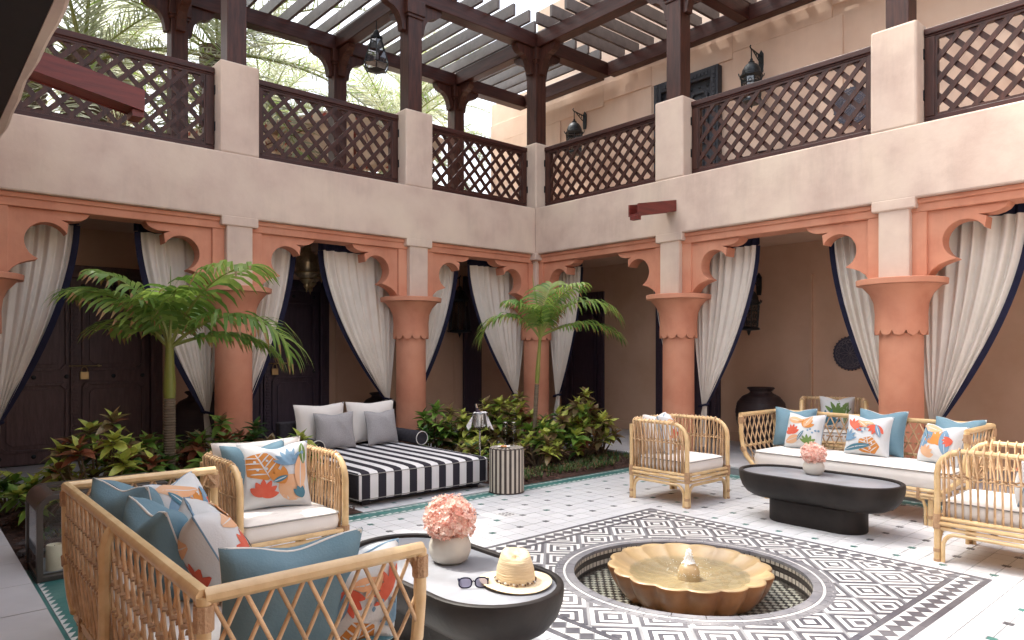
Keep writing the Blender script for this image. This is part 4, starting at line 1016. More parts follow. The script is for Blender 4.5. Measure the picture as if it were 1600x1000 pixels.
# date palms ---------------------------------------------------------
def date_frond_mesh(seed, L=1.9):
    rn = random.Random(seed); mb = MB(); n = 16; pts = []; x = z = 0; a = 0; ds = L / n
    for i in range(n + 1): pts.append((x, 0, z)); a -= R(1.2 + 3.2 * i / n); x += ds * math.cos(a); z += ds * math.sin(a)
    mb.tube(pts, [.018 * (1 - .85 * i / n) for i in range(n + 1)], n=4, m=1)
    N = 62
    for i in range(N):
        s = .1 + .9 * i / N; k = min(int(s * n), n - 1); f_ = s * n - k; p = Vector(pts[k]).lerp(Vector(pts[k + 1]), f_); tn = (Vector(pts[k + 1]) - Vector(pts[k])).normalized()
        ll = .36 * (math.sin(PI * min(1, s * .8 + .16)) ** .6) * rn.uniform(.85, 1.1)
        for sd in (-1, 1):
            up = rn.uniform(.1, .7); d = (tn * rn.uniform(.55, .85) + Vector((0, sd, 0)) * rn.uniform(.6, .9) + Vector((0, 0, up - .2))).normalized()
            e = p + d * ll + Vector((0, 0, -ll * .15)); mid = p + d * ll * .5; wv = tn.cross(d).normalized() * .0055; wv = (tn * .0085)
            mb.add([p - wv, mid - wv, e, mid + wv, p + wv], [(0, 1, 3, 4), (1, 2, 3)], 2 if rn.random() < .12 else 0)
    return mb.mesh('frond', ['f_grey', 'f_stem', 'f_lite'])
DF = [date_frond_mesh(s) for s in (1, 2, 3)]
def date_palm(x, y, zc, label, nf=34, tr=.2, seed=0, z0=0, sc=1.0, lean=0):
    rn = random.Random(seed); t = thing('date_palm', label, 'palm tree', (x, y, z0), 'tall date palms beyond the terrace')
    mb = MB(); prof = []; k = 0; z = z0
    while z < zc: prof += [(tr * 1.0, z), (tr * 1.18, z + .05), (tr * .98, z + .055)]; z += .075
    mb.lathe(prof, (x, y, 0), 14, fn=lambda a, k: 1 + .06 * math.sin(a * 5 + k * 2.1)); mb.v = [(a + lean * ((c - z0) / (zc - z0)) ** 1.3, b, c) for a, b, c in mb.v]; mb.build('trunk', 'dtrunk', parent=t)
    for i in range(nf):
        el = 78 - 118 * (i / nf) ** .9 + rn.uniform(-6, 6); az = i * 137.5 + rn.uniform(-10, 10)
        inst('frond', DF[i % 3], t, (lean, 0, zc - z0 - .05 + rn.uniform(-.1, .08)), (rn.uniform(-.4, .4), R(-el), R(az)), sc * rn.uniform(.85, 1.1))
    return t
date_palm(3.05, 9.1, 4.75, 'date palm behind the glass lantern with drooping grey green fronds', seed=1, nf=24, sc=1.25)
date_palm(1.6, 9.2, 4.3, 'date palm behind the left wooden posts', seed=2, sc=1.2, nf=19)
date_palm(.1, 8.7, 3.3, 'date palm at the upper left behind the first lattice panel', seed=3, nf=15, sc=1.25)
date_palm(6.35, 10.2, 4.6, 'date palm with thick scaly trunk left of the pale end wall', seed=4, tr=.27, nf=36)
date_palm(4.6, 11.5, 4.9, 'date palm far behind the pergola between the outer posts', seed=5, nf=36)
date_palm(2.6, 12.5, 5.6, 'tall date palm far behind the pergola on the left', seed=6, nf=34)
for (x_, y_, z_, lx_, sd_, n_, lb_) in ((-2.5, 3.7, 7.6, 2.0, 11, 15, 'unseen leaning date palm added outside the west arcade to dapple the courtyard'),):  # out of view, added to break up the sun over the courtyard
    date_palm(x_, y_, z_, lb_, seed=sd_, nf=n_, sc=1.6, lean=lx_)
date_palm(.6, 9.1, 13.4, 'very tall date palm added to shade the long sofa, its crown out of view', seed=16, nf=40, tr=.13, sc=1.65, lean=1.4)  # added sun blocker: crown placed to shade the long sofa
date_palm(.8, 9.4, 12.2, 'very tall date palm added to shade the lone tub chair, its crown out of view', seed=19, nf=30, tr=.13, sc=1.65)  # added so its unseen crown shades the lone chair and mosaic edge
date_palm(.5, 8.95, 9.0, 'very tall date palm added to shade the daybed, its crown out of view', seed=17, nf=34, tr=.13, sc=1.65, lean=.4)  # added shade tree, crown set in the sun's path to the daybed
date_palm(.9, 9.9, 14.6, 'very tall date palm added to shade the right side, its crown out of view', seed=18, nf=38, tr=.13, sc=1.65, lean=1.6)  # unseen crown added to keep sun off the right side
date_palm(8.2, 12.3, 6.2, 'tall date palm above the pale end wall', seed=8, nf=34)

# ================================================================== courtyard palms
def frond(par, base, az, el, L, droop, n, ll, lw, seed, mats, lite=.3, side_droop=.95, fold=.42, tip=.45, name='frond'):
    rn = random.Random(seed); mb = MB(); ns = 18; p = Vector(base); pts = [p.copy()]; a = R(el); az = R(az); H = Vector((math.cos(az), math.sin(az), 0)); S = Vector((-math.sin(az), math.cos(az), 0)); tans = []
    for i in range(ns):
        tdir = H * math.cos(a) + Vector((0, 0, 1)) * math.sin(a); tans.append(tdir); p = p + tdir * (L / ns); pts.append(p.copy()); a -= R(droop) * (.5 + 1.1 * i / ns) / ns
    tans.append(tans[-1]); mb.tube(pts, [.012 * (1 - .8 * i / ns) + .0015 for i in range(ns + 1)], n=5, m=3)
    for i in range(n):
        s = .24 + .76 * i / (n - 1); q = s * ns; k = min(int(q), ns - 1); c = pts[k].lerp(pts[k + 1], q - k); tn = tans[k]; nrm = S.cross(tn) * -1
        if nrm.z < 0: nrm = -nrm
        ln = ll * 1.2 * (.5 + .5 * math.sin(PI * min(1, (s - .15) * 1.05))) * rn.uniform(.85, 1.1) * (.75 if s > .93 else 1)
        for sd in (-1, 1):
            fw = .30 + .85 * (s - .2); d = (tn * fw + S * sd * 1.0 + nrm * (fold + rn.uniform(-.12, .15))).normalized(); c_ = c; m_ = 1 if rn.random() < lite else 0
            L5 = []; R5 = []; cur = c.copy(); dd = d.copy(); seg = 5
            for j in range(seg + 1):
                wd = lw * (.35 + .65 * math.sin(PI * min(.999, (j / seg) * .85 + .12))) * (1 if j < seg else .05)
                wv = dd.cross(nrm); wv = (wv.normalized() if wv.length > 1e-4 else tn) * wd / 2
                L5.append(cur - wv); R5.append(cur + wv); dd = (dd + Vector((0, 0, -side_droop * .62 * (j + 1) / seg))).normalized(); cur = cur + dd * ln / seg
            b_ = len(mb.v); mb.v += [tuple(v) for v in L5 + R5]
            for j in range(seg):
                mb.f.append((b_ + j, b_ + j + 1, b_ + seg + 2 + j, b_ + seg + 1 + j)); mb.m.append(2 if (j == seg - 1 and rn.random() < tip) else m_)
    return mb.build(name, mats, parent=par)
FM = ['f_green', 'f_lite', 'f_tip', 'f_stem']
def cpalm(x, y, zc, label, fr, lean=(0, 0), r=.028, ringed=.45, seed=0, shaft=.34, z0=.03, lw=.028):
    t = thing('palm_tree', label, 'palm', (x, y, z0)); P = lambda z: (x + lean[0] * ((z - z0) / (zc - z0)) ** 1.5, y + lean[1] * ((z - z0) / (zc - z0)) ** 1.5, z)
    zs = z0; pts = []; rr = []; ze = zc - shaft
    while zs < ze: pts += [P(zs), P(zs + .010)]; rr += [r * 1.12, r * .98]; zs += .017
    mb = MB(); mb.tube(pts, rr, n=14); mb.build('trunk', 'trunk', parent=t, smooth=True)
    mb = MB(); zz = [ze + (zc + .05 - ze) * i / 8 for i in range(9)]; mb.tube([P(q) for q in zz], [r * v for v in (1.0, 1.12, 1.1, 1.0, .9, .82, .75, .7, .5)], n=14); mb.build('crownshaft', 'shaft', parent=t, smooth=True)
    b_ = P(zc)
    for i, f in enumerate(fr): frond(t, (b_[0], b_[1], b_[2] - .03 + .01 * (i % 3)), f[0], f[1], f[2], f[3], f[4] if len(f) > 4 else 34, f[5] if len(f) > 5 else .27, lw, seed * 50 + i, FM, lite=f[6] if len(f) > 6 else .3)
    mb = MB()
    for k in range(2): a = R(70 * k + 30 + seed * 40); mb.tube([b_, (b_[0] + .03 * math.cos(a), b_[1] + .03 * math.sin(a), b_[2] + .25), (b_[0] + .08 * math.cos(a), b_[1] + .08 * math.sin(a), b_[2] + .52 - .14 * k)], [.008, .006, .001], n=5)
    mb.build('spear_leaf', 'f_lite', parent=t)
# azimuth 311 deg = screen right, 131 = screen left, 49 = away, 229 = towards the camera
cpalm(1.325, 4.86, 1.03, 'stout young palm with yellow green crownshaft in front of the carved doors', [
    (316, 46, .94, 122, 25, .34, .35), (302, 64, .82, 60, 22, .33, .6), (338, 24, .66, 70, 20, .30, .3), (131, 54, .84, 66, 25, .31, .4), (112, 36, .66, 60, 20, .28, .5),
    (146, 72, .66, 60, 20, .27, .4), (70, 68, .52, 60, 15, .24, .2), (215, 80, .42, 80, 14, .22, .3), (262, 76, .50, 70, 16, .25, .5)], seed=1, r=.034)
cpalm(4.15, 4.45, 1.13, 'slender curved palm in front of the corner column', [
    (131, 58, .68, 150, 26, .25, .5), (311, 64, .82, 125, 27, .29, .7), (322, 28, .76, 75, 25, .24, .3), (296, 76, .60, 60, 19, .26, .7), (20, 80, .54, 40, 22, .25, .6), (150, 78, .44, 80, 22, .2, .4), (229, 82, .40, 90, 20, .2, .6)],
    lean=(.05, -.03), r=.018, seed=2, lw=.019, shaft=.42)

# ================================================================== croton shrubs
def leaf_mesh(mat, L=.105, W=.056, curl=.25):
    mb = MB(); n = 5; vs = []
    for i in range(n + 1):
        t_ = i / n; wd = W / 2 * math.sin(PI * min(.985, t_ ** .8 * .93 + .06)); x = L * t_; z = -curl * L * t_ ** 2
        vs += [(x, -wd, z + wd * .35), (x, 0, z), (x, wd, z + wd * .35)]
    fs = []
    for i in range(n):
        for k in (0, 1): fs.append((i * 3 + k, (i + 1) * 3 + k, (i + 1) * 3 + k + 1, i * 3 + k + 1))
    mb.add(vs, fs); return mb.mesh('leaf', mat, smooth=2)
LM = {k: [leaf_mesh(k), leaf_mesh(k, .09, .052, .5)] for k in ('l_green', 'l_dark', 'l_yel', 'l_red', 'l_brn', 'l_or')}
def shrub(x, y, h, r, nr, label, pal, seed, ls=1.0, name='croton_shrub', per=13):
    rn = random.Random(seed); t = thing(name, label, 'shrub', (x, y, .03), 'croton shrubs of the planting beds')
    heads = []
    for k in range(nr):
        a = 2.4 * k + rn.uniform(-.4, .4); q = r * math.sqrt((k + .5) / nr); hz = h * (1 - .45 * (q / r) ** 1.6) * rn.uniform(.82, 1.06)
        heads.append((q * math.cos(a), q * math.sin(a), hz))
        if hz > .24: heads.append((q * math.cos(a) * 1.02 + rn.uniform(-.03, .03), q * math.sin(a) * 1.02 + rn.uniform(-.03, .03), hz * rn.uniform(.5, .7)))
    mb = MB()
    for (dx, dy, hz) in heads:
        mb.tube([(x + dx * .12, y + dy * .12, .02), (x + dx * .6, y + dy * .6, .03 + hz * .45), (x + dx, y + dy, .03 + hz)], [.009, .007, .005], n=5)
    mb.build('stems', 'stem', parent=t)
    for (dx, dy, hz) in heads:
        ks = list(pal); main = rn.choice(ks); per = rn.choice((10, 13, 15))
        for i in range(per):
            az = i * 2.4 + rn.uniform(-.2, .2); lev = i / per; pitch = R(-72 + 95 * lev + rn.uniform(-10, 10)) ; key = main if rn.random() < .65 else rn.choice(ks)
            if lev < .35 and rn.random() < .5 and 'l_yel' in pal: key = 'l_yel'
            out = Vector((dx, dy, 0)) * .25
            inst('leaf', LM[key][rn.random() < .4], t, (dx, dy, hz - .045 * lev), (rn.uniform(-.4, .4), pitch + .0, az), ls * rn.uniform(.75, 1.15) * (.75 + .35 * min(1, lev * 2)))
    return t
G, DK, Y, RD, B, O = 'l_green', 'l_dark', 'l_yel', 'l_red', 'l_brn', 'l_or'
def at(px_, Z): 
    t_ = (px_ - 800) / 1098; return ((.752 * t_ + .659) * Z, (-.659 * t_ + .752) * Z)
shrub(.88, 4.50, .58, .26, 15, 'tall croton with lime and bronze leaves behind the glass lantern, left of the palm', (G, DK, Y, RD, B), 1, 1.0)
shrub(1.16, 4.86, .40, .18, 9, 'low green croton between the tall croton and the palm trunk', (G, DK, G, B), 2)
shrub(.62, 4.72, .30, .17, 8, 'low lime leaved croton beside the handle shaped stem near the left lantern', (G, Y, DK), 3)
shrub(.50, 5.18, .24, .14, 6, 'small green croton cut by the left edge of the photo', (G, DK, Y), 4)
shrub(1.66, 5.02, .50, .22, 11, 'dark red and green croton right of the palm trunk', (RD, DK, B, G), 5)
shrub(1.96, 5.16, .42, .17, 8, 'dark bronze croton in front of the column behind the tub chair', (DK, B, RD), 6)
shrub(2.06, 4.62, .44, .17, 9, 'yellow veined croton at the left end of the daybed', (Y, G, RD, G), 7)
shrub(1.50, 4.50, .30, .17, 7, 'glossy low croton with broad green leaves behind the white chair back', (G, DK), 8, 1.25)
shrub(3.74, 4.98, .46, .22, 11, 'croton with light tips behind the wine bucket', (G, B, Y, DK), 9)
shrub(4.04, 4.86, .55, .22, 12, 'bushy olive croton left of the slender palm trunk', (B, G, Y, B), 10)
shrub(4.34, 4.90, .60, .20, 10, 'bronze green croton right behind the slender palm trunk', (B, G, Y, RD), 11)
shrub(4.30, 4.36, .44, .24, 13, 'croton with broad lime leaves right of the slender palm', (G, Y, B, DK), 12, 1.1)
shrub(4.62, 4.32, .60, .21, 14, 'tallest croton of the right bed with yellow tips', (B, Y, G, B, RD), 13)
shrub(4.86, 4.32, .38, .15, 7, 'orange and yellow croton at the right end of the bed beside the tub chair', (O, Y, B), 14)
shrub(3.62, 4.52, .25, .19, 8, 'low bronze croton below the wine bucket', (B, DK, Y), 15)
shrub(4.02, 4.26, .26, .20, 8, 'low yellow green croton behind the striped stool', (Y, B, G), 16)
shrub(3.48, 5.02, .48, .16, 7, 'dark green croton right beside the bolster of the daybed', (DK, G, B), 17)
shrub(1.36, 5.15, .40, .16, 7, 'spindly bronze croton behind the palm trunk', (B, RD, G), 18)
# grass like ground cover
mb = MB(); rn = random.Random(5)
for k in range(230):
    if k % 5 == 0: x, y = rn.uniform(.55, 1.2), rn.uniform(3.95, 4.4)
    else: x = rn.uniform(3.5, 5.0); y = rn.uniform(3.9, 4.18) + (0 if x < 4.6 else rn.uniform(0, .3))
    for i in range(11):
        a = rn.uniform(0, 6.28); l_ = rn.uniform(.03, .075); h = rn.uniform(.02, .06); c, s = math.cos(a), math.sin(a); w_ = .0028
        mb.add([(x - s * w_, y + c * w_, .02), (x + s * w_, y - c * w_, .02), (x + c * l_ * .5 + s * w_, y + s * l_ * .5 - c * w_, .02 + h), (x + c * l_ * .5 - s * w_, y + s * l_ * .5 + c * w_, .02 + h), (x + c * l_, y + s * l_, .02 + h * .55)], [(0, 1, 2, 3), (3, 2, 4)], 0 if rn.random() < .6 else 1)
mb.build('ground_cover', ['l_dark', 'l_brn'], kind='stuff')
# garden spotlight
t = thing('garden_spotlight', 'small black garden spotlight on a spike beside the tub chair', 'spotlight', (4.95, 3.96, .02)); mb = MB(); mb.tube([(4.95, 3.96, .0), (4.95, 3.96, .16)], .004); mb.build('spike', 'iron', parent=t)
mb = MB(); mb.tube([(4.95, 3.975, .15), (4.945, 3.95, .21)], [.012, .016], n=10); mb.build('lamp_head', 'iron', parent=t)

# ================================================================== FURNITURE
def rrect(w_, d_, r, n=5):
    out = []
    for cx, cy, a0 in ((w_ / 2 - r, d_ / 2 - r, 0), (-w_ / 2 + r, d_ / 2 - r, 90), (-w_ / 2 + r, -d_ / 2 + r, 180), (w_ / 2 - r, -d_ / 2 + r, 270)):
        for k in range(n + 1): a = R(a0 + 90 * k / n); out.append((cx + r * math.cos(a), cy + r * math.sin(a)))
    return out
def loft(mb, outline_fn, prof, m=0, cap=True):
    """prof: list of (inset, z); outline_fn(inset) -> points"""
    rings = [[(x, y, z) for x, y in outline_fn(i)] for i, z in prof]; n = len(rings[0]); vs = [p for r_ in rings for p in r_]
    fs = [(k * n + j, k * n + (j + 1) % n, (k + 1) * n + (j + 1) % n, (k + 1) * n + j) for k in range(len(rings) - 1) for j in range(n)]
    if cap: fs += [tuple(range(n))[::-1], tuple((len(rings) - 1) * n + j for j in range(n))]
    return mb.add(vs, fs, m)
def cushion(par, w_, d_, z0, z1, cx=0, cy=0, mat='white_fab', pipe='piping', puff=.012, r=.035, nm='seat_cushion'):
    f = lambda i: [(cx + x, cy + y) for x, y in rrect(w_ - 2 * i, d_ - 2 * i, max(r - i, .012), 5)]
    mb = MB(); hh = z1 - z0
    loft(mb, f, [(.02, z0), (.004, z0 + .008), (-.004, z0 + hh * .5), (.002, z1 - .01), (.012, z1), (.05, z1 + puff * .7), (.11, z1 + puff), (min(w_, d_) / 2 - .02, z1 + puff * 1.1)])
    c = mb.build(nm, mat, parent=par, smooth=True, o=par['_o'])
    for zz in (z1 - .006, z0 + .006):
        mb = MB(); mb.tube([(x, y, zz) for x, y in f(-.001)], .0035, n=5, closed=True); mb.build('piping', pipe, parent=c, smooth=True, o=par['_o'])
    return c

def make_chair():
    t = thing('tub_chair', 'x', 'armchair', (0, 0, 0), 'rattan tub chairs'); X, Y = .232, .222
    for sx in (-1, 1):
        for sy in (-1, 1):
            mb = MB()
            if sy == -1:
                pts = [(sx * X, -Y, 0), (sx * X, -Y, .42)] + [(sx * X, -Y + .105 - .105 * math.cos(R(a)), .42 + .105 * math.sin(R(a))) for a in (20, 40, 60, 80)]
                mb.tube(pts, .0145, n=10)
            else: mb.tube([(sx * X, Y, 0), (sx * X, Y, .50)], .0145, n=10)
            l = mb.build('leg', 'rattan', parent=t, smooth=True)
            mb = MB()
            for z0, z1, r in ((.155, .225, .0185), (.045, .062, .017), (0, .012, .0165)): mb.tube([(sx * X, sy * Y, z0), (sx * X, sy * Y, z1)], r, n=10)
            for k in range(5): mb.tube([(sx * (X - .018), sy * Y, .16 + .013 * k), (sx * (X - .045), sy * Y, .165 + .012 * k)], .008, n=5)
            mb.build('binding', 'wrap', parent=l, o=(0, 0, 0), kind='stuff')
    zt = .527
    def corner(cx, cy, a0, a1, r): return [(cx + r * math.cos(R(a0 + (a1 - a0) * i / 5)), cy + r * math.sin(R(a0 + (a1 - a0) * i / 5)), zt) for i in range(6)]
    path = [(-X, -Y + .10, zt)] + [(-X, -Y + .2, zt), (-X, Y - .07, zt)] + corner(-X + .06, Y - .06 + .005, 180, 90, .06) + corner(X - .06, Y - .06 + .005, 90, 0, .06) + [(X, Y - .07, zt), (X, -Y + .2, zt), (X, -Y + .10, zt)]
    mb = MB(); mb.tube(path, .0125, n=8); mb.build('top_rail', 'rattan', parent=t, smooth=True)
    # dense sampling of the rail line for slats
    full = [(-X, -Y + .012, .435), (-X, -Y + .03, .49), (-X, -Y + .062, .515)] + path + [(X, -Y + .062, .515), (X, -Y + .03, .49), (X, -Y + .012, .435)]
    L = [0]
    for a, c in zip(full, full[1:]): L.append(L[-1] + math.dist(a, c))
    def samp(s):
        for k in range(len(full) - 1):
            if s <= L[k + 1]: q = (s - L[k]) / (L[k + 1] - L[k]); return Vector(full[k]).lerp(Vector(full[k + 1]), q), (Vector(full[k + 1]) - Vector(full[k])).normalized()
        return Vector(full[-1]), Vector((0, -1, 0))
    rn = random.Random(4); N = 42
    for i in range(N):
        s = .045 + (L[-1] - .09) * i / (N - 1); p, tn = samp(s); out = Vector((tn.y, -tn.x, 0)) * -1
        if out.length < .3: out = Vector((-1 if p.x < 0 else 1, 0, 0))
        out.normalize(); foot = p * 1.0; foot.x = max(-X + .006, min(X - .006, p.x)); foot.y = max(-Y + .02, min(Y - .004, p.y)); jit = rn.uniform(-.005, .005)
        f_ = Vector((foot.x, foot.y, .196)) - out * .010; tz = p.z
        m1 = f_ + tn * jit * .5; m1.z = .35; m2 = Vector((p.x, p.y, 0)) - out * .012 + tn * jit; m2.z = min(.41, tz - .03)
        up = Vector((p.x, p.y, tz)) - out * .017 + tn * (jit + .004); top = Vector((p.x, p.y, tz + .0165)) + tn * (jit + .006); ov = Vector((p.x, p.y, tz)) + out * .017 + tn * (jit + .008); dn = Vector((p.x, p.y, min(.42, tz - .04))) + out * .010 + tn * (jit - .006); e = Vector((foot.x, foot.y, .205)) + out * .006 - tn * .006
        mb = MB(); mb.tube([f_, m1, m2, up, top, ov, dn, e], [.0048, .0046, .0046, .0044, .0044, .0044, .0046, .0048], n=5); mb.build('slat', 'cane', parent=t, smooth=2)
    for off, zz in ((-.008, .402), (.009, .402), (0, .414)):
        pts = []
        for i in range(150):
            s = .02 + (L[-1] - .04) * i / 149; p, tn = samp(s); out = Vector((-tn.y, tn.x, 0)); 
            if out.length < .3: out = Vector((-1 if p.x < 0 else 1, 0, 0))
            out.normalize(); pts.append((p.x + out.x * (off + .005 * math.sin(i * 1.55 + off * 200)), p.y + out.y * (off + .005 * math.sin(i * 1.55 + off * 200)), zz + .005 * math.sin(i * 1.55 + (1.5 if off else 0))))
        mb = MB(); mb.tube(pts, .0045, n=4); mb.build('woven_band', 'cane', parent=t, smooth=2)
    # seat frame: stacked poles and bent braces
    for z, r, q in ((.206, .0105, 0), (.182, .0105, .004), (.158, .0085, 0)):
        mb = MB()
        for sy in (-1, 1): mb.tube([(-X + .01, sy * (Y + q), z), (X - .01, sy * (Y + q), z)], r, n=8)
        for sx in (-1, 1): mb.tube([(sx * (X + q), -Y + .01, z), (sx * (X + q), Y - .01, z)], r, n=8)
        mb.build('seat_rail', 'rattan', parent=t, smooth=True)
    for ax, s in (('x', -1), ('x', 1), ('y', -1), ('y', 1)):
        H = X if ax == 'x' else Y; pts = [(-H + .024, .0), (-H + .024, .07)] + [(-H + .024 + .055 * (1 - math.cos(R(a))), .075 + .062 * math.sin(R(a))) for a in (15, 35, 55, 75, 90)]
        pts = pts + [(-q, z) for q, z in pts[::-1]]
        mb = MB(); mb.tube([(q, s * Y, z) if ax == 'x' else (s * X, q, z) for q, z in pts], .0095, n=7); mb.build('brace', 'rattan', parent=t, smooth=True)
    mb = MB(); mb.box(-X + .02, X - .02, -Y + .02, Y - .02, .19, .199); mb.build('seat_board', 'cane', parent=t)
    cushion(t, .425, .41, .205, .288, 0, -.008, r=.03)
    return t
chair = make_chair()
def place_chair(x, y, rz, label, z=0, first=False):
    if first: chair.location = Vector((x, y, z)) * U; chair.rotation_euler = (0, 0, rz); chair['label'] = label; return chair
    return copy_tree(chair, None, (x, y, z), rz, label)
place_chair(3.99, 2.832, 0, 'rattan tub chair standing alone between the planting bed and the far oval table', first=True)
place_chair(1.265, 3.05, 0, 'rattan tub chair with blue and orange leaf pillows beside the striped daybed')
place_chair(3.945, .955, PI, 'rattan tub chair cut off by the right edge of the photo')
place_chair(5.78, 2.60, R(-65), 'rattan tub chair in the shade of the arcade behind the long sofa', z=TZ)

def make_sofa():
    t = thing('rattan_sofa', 'x', 'sofa', (0, 0, 0), 'rattan sofas'); H = .552
    side = [(.685, H), (.683, .44), (.672, .35), (.645, .275), (.59, .215), (.53, .185), (.47, .175)]
    def sx_at(z):
        for (xa, za), (xb, zb) in zip(side, side[1:]):
            if z >= zb: return xa + (xb - xa) * (za - z) / (za - zb)
        return side[-1][0]
    D = .235
    for s in (-1, 1):
        for y in (-D, D):
            mb = MB(); mb.tube([(s * x, y, z) for x, z in side[:-1]], .0145, n=9); a = mb.build('arm_post', 'rattan', parent=t, smooth=True)
            mb = MB(); mb.tube([(s * .685, y, H - .062), (s * .685, y, H - .015)], .0185, n=9); mb.tube([(s * .672, y, .33), (s * .655, y, .30)], .018, n=8)
            for k in range(6): mb.tube([(s * .685, y + (.02 if y < 0 else -.02) * (k / 3), H + .002), (s * (.685 - .004 * k), y, H - .05)], .008, n=4)
            mb.build('binding', 'wrap', parent=a, o=(0, 0, 0), kind='stuff')
            mb = MB(); mb.tube([(s * .50, y * .93, 0), (s * .50, y * .93, .19)], .0145, n=9); mb.tube([(s * .474, y * .93, 0), (s * .474, y * .93, .10), (s * .46, y * .93, .14), (s * .42, y * .93, .155), (s * .3, y * .93, .157)], .0095, n=7); l = mb.build('leg', 'rattan', parent=t, smooth=True)
            mb = MB(); mb.tube([(s * .50, y * .93, .04), (s * .50, y * .93, .06)], .0175, n=9); mb.tube([(s * .50, y * .93, .15), (s * .50, y * .93, .2)], .018, n=9); mb.build('binding', 'wrap', parent=l, o=(0, 0, 0), kind='stuff')
        mb = MB(); mb.tube([(s * .685, -D - .004, H), (s * .685, D, H)], .0155, n=9); mb.build('arm_rail', 'rattan', parent=t, smooth=True)
        mb = MB(); mb.tube([(s * .672, -D, .335), (s * .672, D, .335)], .0085, n=7); mb.build('middle_rail', 'rattan', parent=t, smooth=True)
        mb = MB(); mb.tube([(s * .575, -D, .205), (s * .575, D, .205)], .0105, n=7); mb.build('lower_rail', 'rattan', parent=t, smooth=True)
    mb = MB(); mb.tube([(-.689, D, H), (.689, D, H)], .0155, n=9); mb.build('back_rail', 'rattan', parent=t, smooth=True)
    mb = MB(); mb.tube([(-.67, D, .335), (.67, D, .335)], .0095, n=7); mb.build('middle_rail', 'rattan', parent=t, smooth=True)
    mb = MB(); mb.tube([(0, D + .024, 0), (0, D + .024, H - .05), (0, D + .012, H - .015), (0, D, H)], .0145, n=9); mb.build('back_post', 'rattan', parent=t, smooth=True)
    for z, r in ((.20, .012), (.173, .011), (.157, .008)):
        for y in (-D * .97, D * .97): mb = MB(); mb.tube([(-.56, y, z), (.56, y, z)], r, n=8); mb.build('seat_rail', 'rattan', parent=t, smooth=True)
    mb = MB()
    for k in range(5): x = -.44 + k * .22; mb.box(x - .008, x + .008, -D * .97 - .014, -D * .97 + .012, .15, .213); mb.box(x - .008, x + .008, D * .97 - .012, D * .97 + .014, .15, .213)
    mb.build('binding', 'wrap', parent=t, kind='stuff')
    # lattice of canes: arms and back
    slope = .48; z0, z1 = .21, H
    def lat(lo, hi, pos, pitch=.0625):
        k = int((lo - 1) / pitch)
        while k * pitch < hi + 1:
            for s in (-1, 1):
                q0 = k * pitch + (.0 if s > 0 else .01)
                za, zb = z0, z1
                f = lambda z: q0 + s * slope * (z - z0)
                zl, zh = sorted((z0 + s * (lo - q0) / slope, z0 + s * (hi - q0) / slope)); ok = [max(z0 - .01, zl), min(z1, zh)]
                if ok[1] - ok[0] > .03:
                    mb = MB(); n = 6; pts = [pos(f(ok[0] + (ok[-1] - ok[0]) * i / n), ok[0] + (ok[-1] - ok[0]) * i / n, s) for i in range(n + 1)]
                    mb.tube(pts, .0047, n=5); mb.build('cane', 'cane', parent=t, smooth=2)
            k += 1
    for sd in (-1, 1): lat(-D, D, lambda q, z, s, sd=sd: (sd * (sx_at(z) + .0045 * s), q, z))
    lat(-.672, .672, lambda q, z, s: (q * min(1, sx_at(z) / .67), D + .0045 * s, z))
    mb = MB()       # knots where canes cross
    rn = random.Random(2)
    for i in range(-21, 22):
        for z in (.34, .405, .47):
            x = i * .03125 + (.0156 if (z == .405) else 0)
            if abs(x) < .65: mb.tube([(x, D - .011, z + rn.uniform(-.004, .004)), (x + .004, D + .012, z)], .0055, n=4)
    mb.build('knots', 'wrap', parent=t, kind='stuff')
    mb = MB(); mb.box(-.55, .55, -D + .02, D - .02, .19, .203); mb.build('seat_board', 'cane', parent=t)
    cushion(t, 1.21, .44, .206, .312, 0, -.006, r=.05, puff=.01)
    return t
sofa = make_sofa(); sofa.location = Vector((.655, 2.015, 0)) * U; sofa.rotation_euler = (0, 0, R(90)); sofa['label'] = 'rattan sofa in the left foreground seen from behind, heaped with pillows'
copy_tree(sofa, None, (4.64, 1.935, 0), R(-90), 'long rattan sofa with six pillows in front of the right arcade')

# ------------------------------------------------------------------ pillows
def pill_fn(w_, h_, th, side, dent=.1, wob=0, eps=0):
    def f(u, v):
        a, c = 2 * u - 1, 2 * v - 1; pin = .075
        x = w_ / 2 * a * (1 - pin * math.cos(PI * c / 2)); z = h_ / 2 * c * (1 - pin * math.cos(PI * a / 2)) + h_ / 2
        z -= dent * h_ * math.exp(-(a / .42) ** 2) * max(0, c) ** 2.2
        t_ = th / 2 * (max(0, (1 - a ** 4) * (1 - c ** 4))) ** .55 * (1 - .18 * (a * a + c * c)) + .0022
        t_ += .0035 * math.sin(5 * a + 3 * c + wob * 1.7) * (1 - a * a) + .004 * math.exp(-((a + .7 * c - .5) / .1) ** 2) * (1 - c * c) * (1 - a * a) - .004 * math.exp(-((a) / .07) ** 2) * max(0, c) * (1 - c * c)
        return (x, side * (t_ + eps), z)
    return f
def leaf_print(mb, F, cx, cy, ang, L, W, m, n=7, inner=None):
    c, s = math.cos(R(ang)), math.sin(R(ang)); L *= 1.12; W *= 1.35
    def g(u, v):
        l = L * u; q = W * (v - .5) * 2 * math.sin(PI * min(.999, u * .92 + .04)) ** .8
        a = cx + c * l - s * q; b_ = cy + s * l + c * q
        return F(max(.02, min(.98, a)), max(.02, min(.98, b_)))
    b_ = len(mb.v); mb.grid(g, n, 4, m)
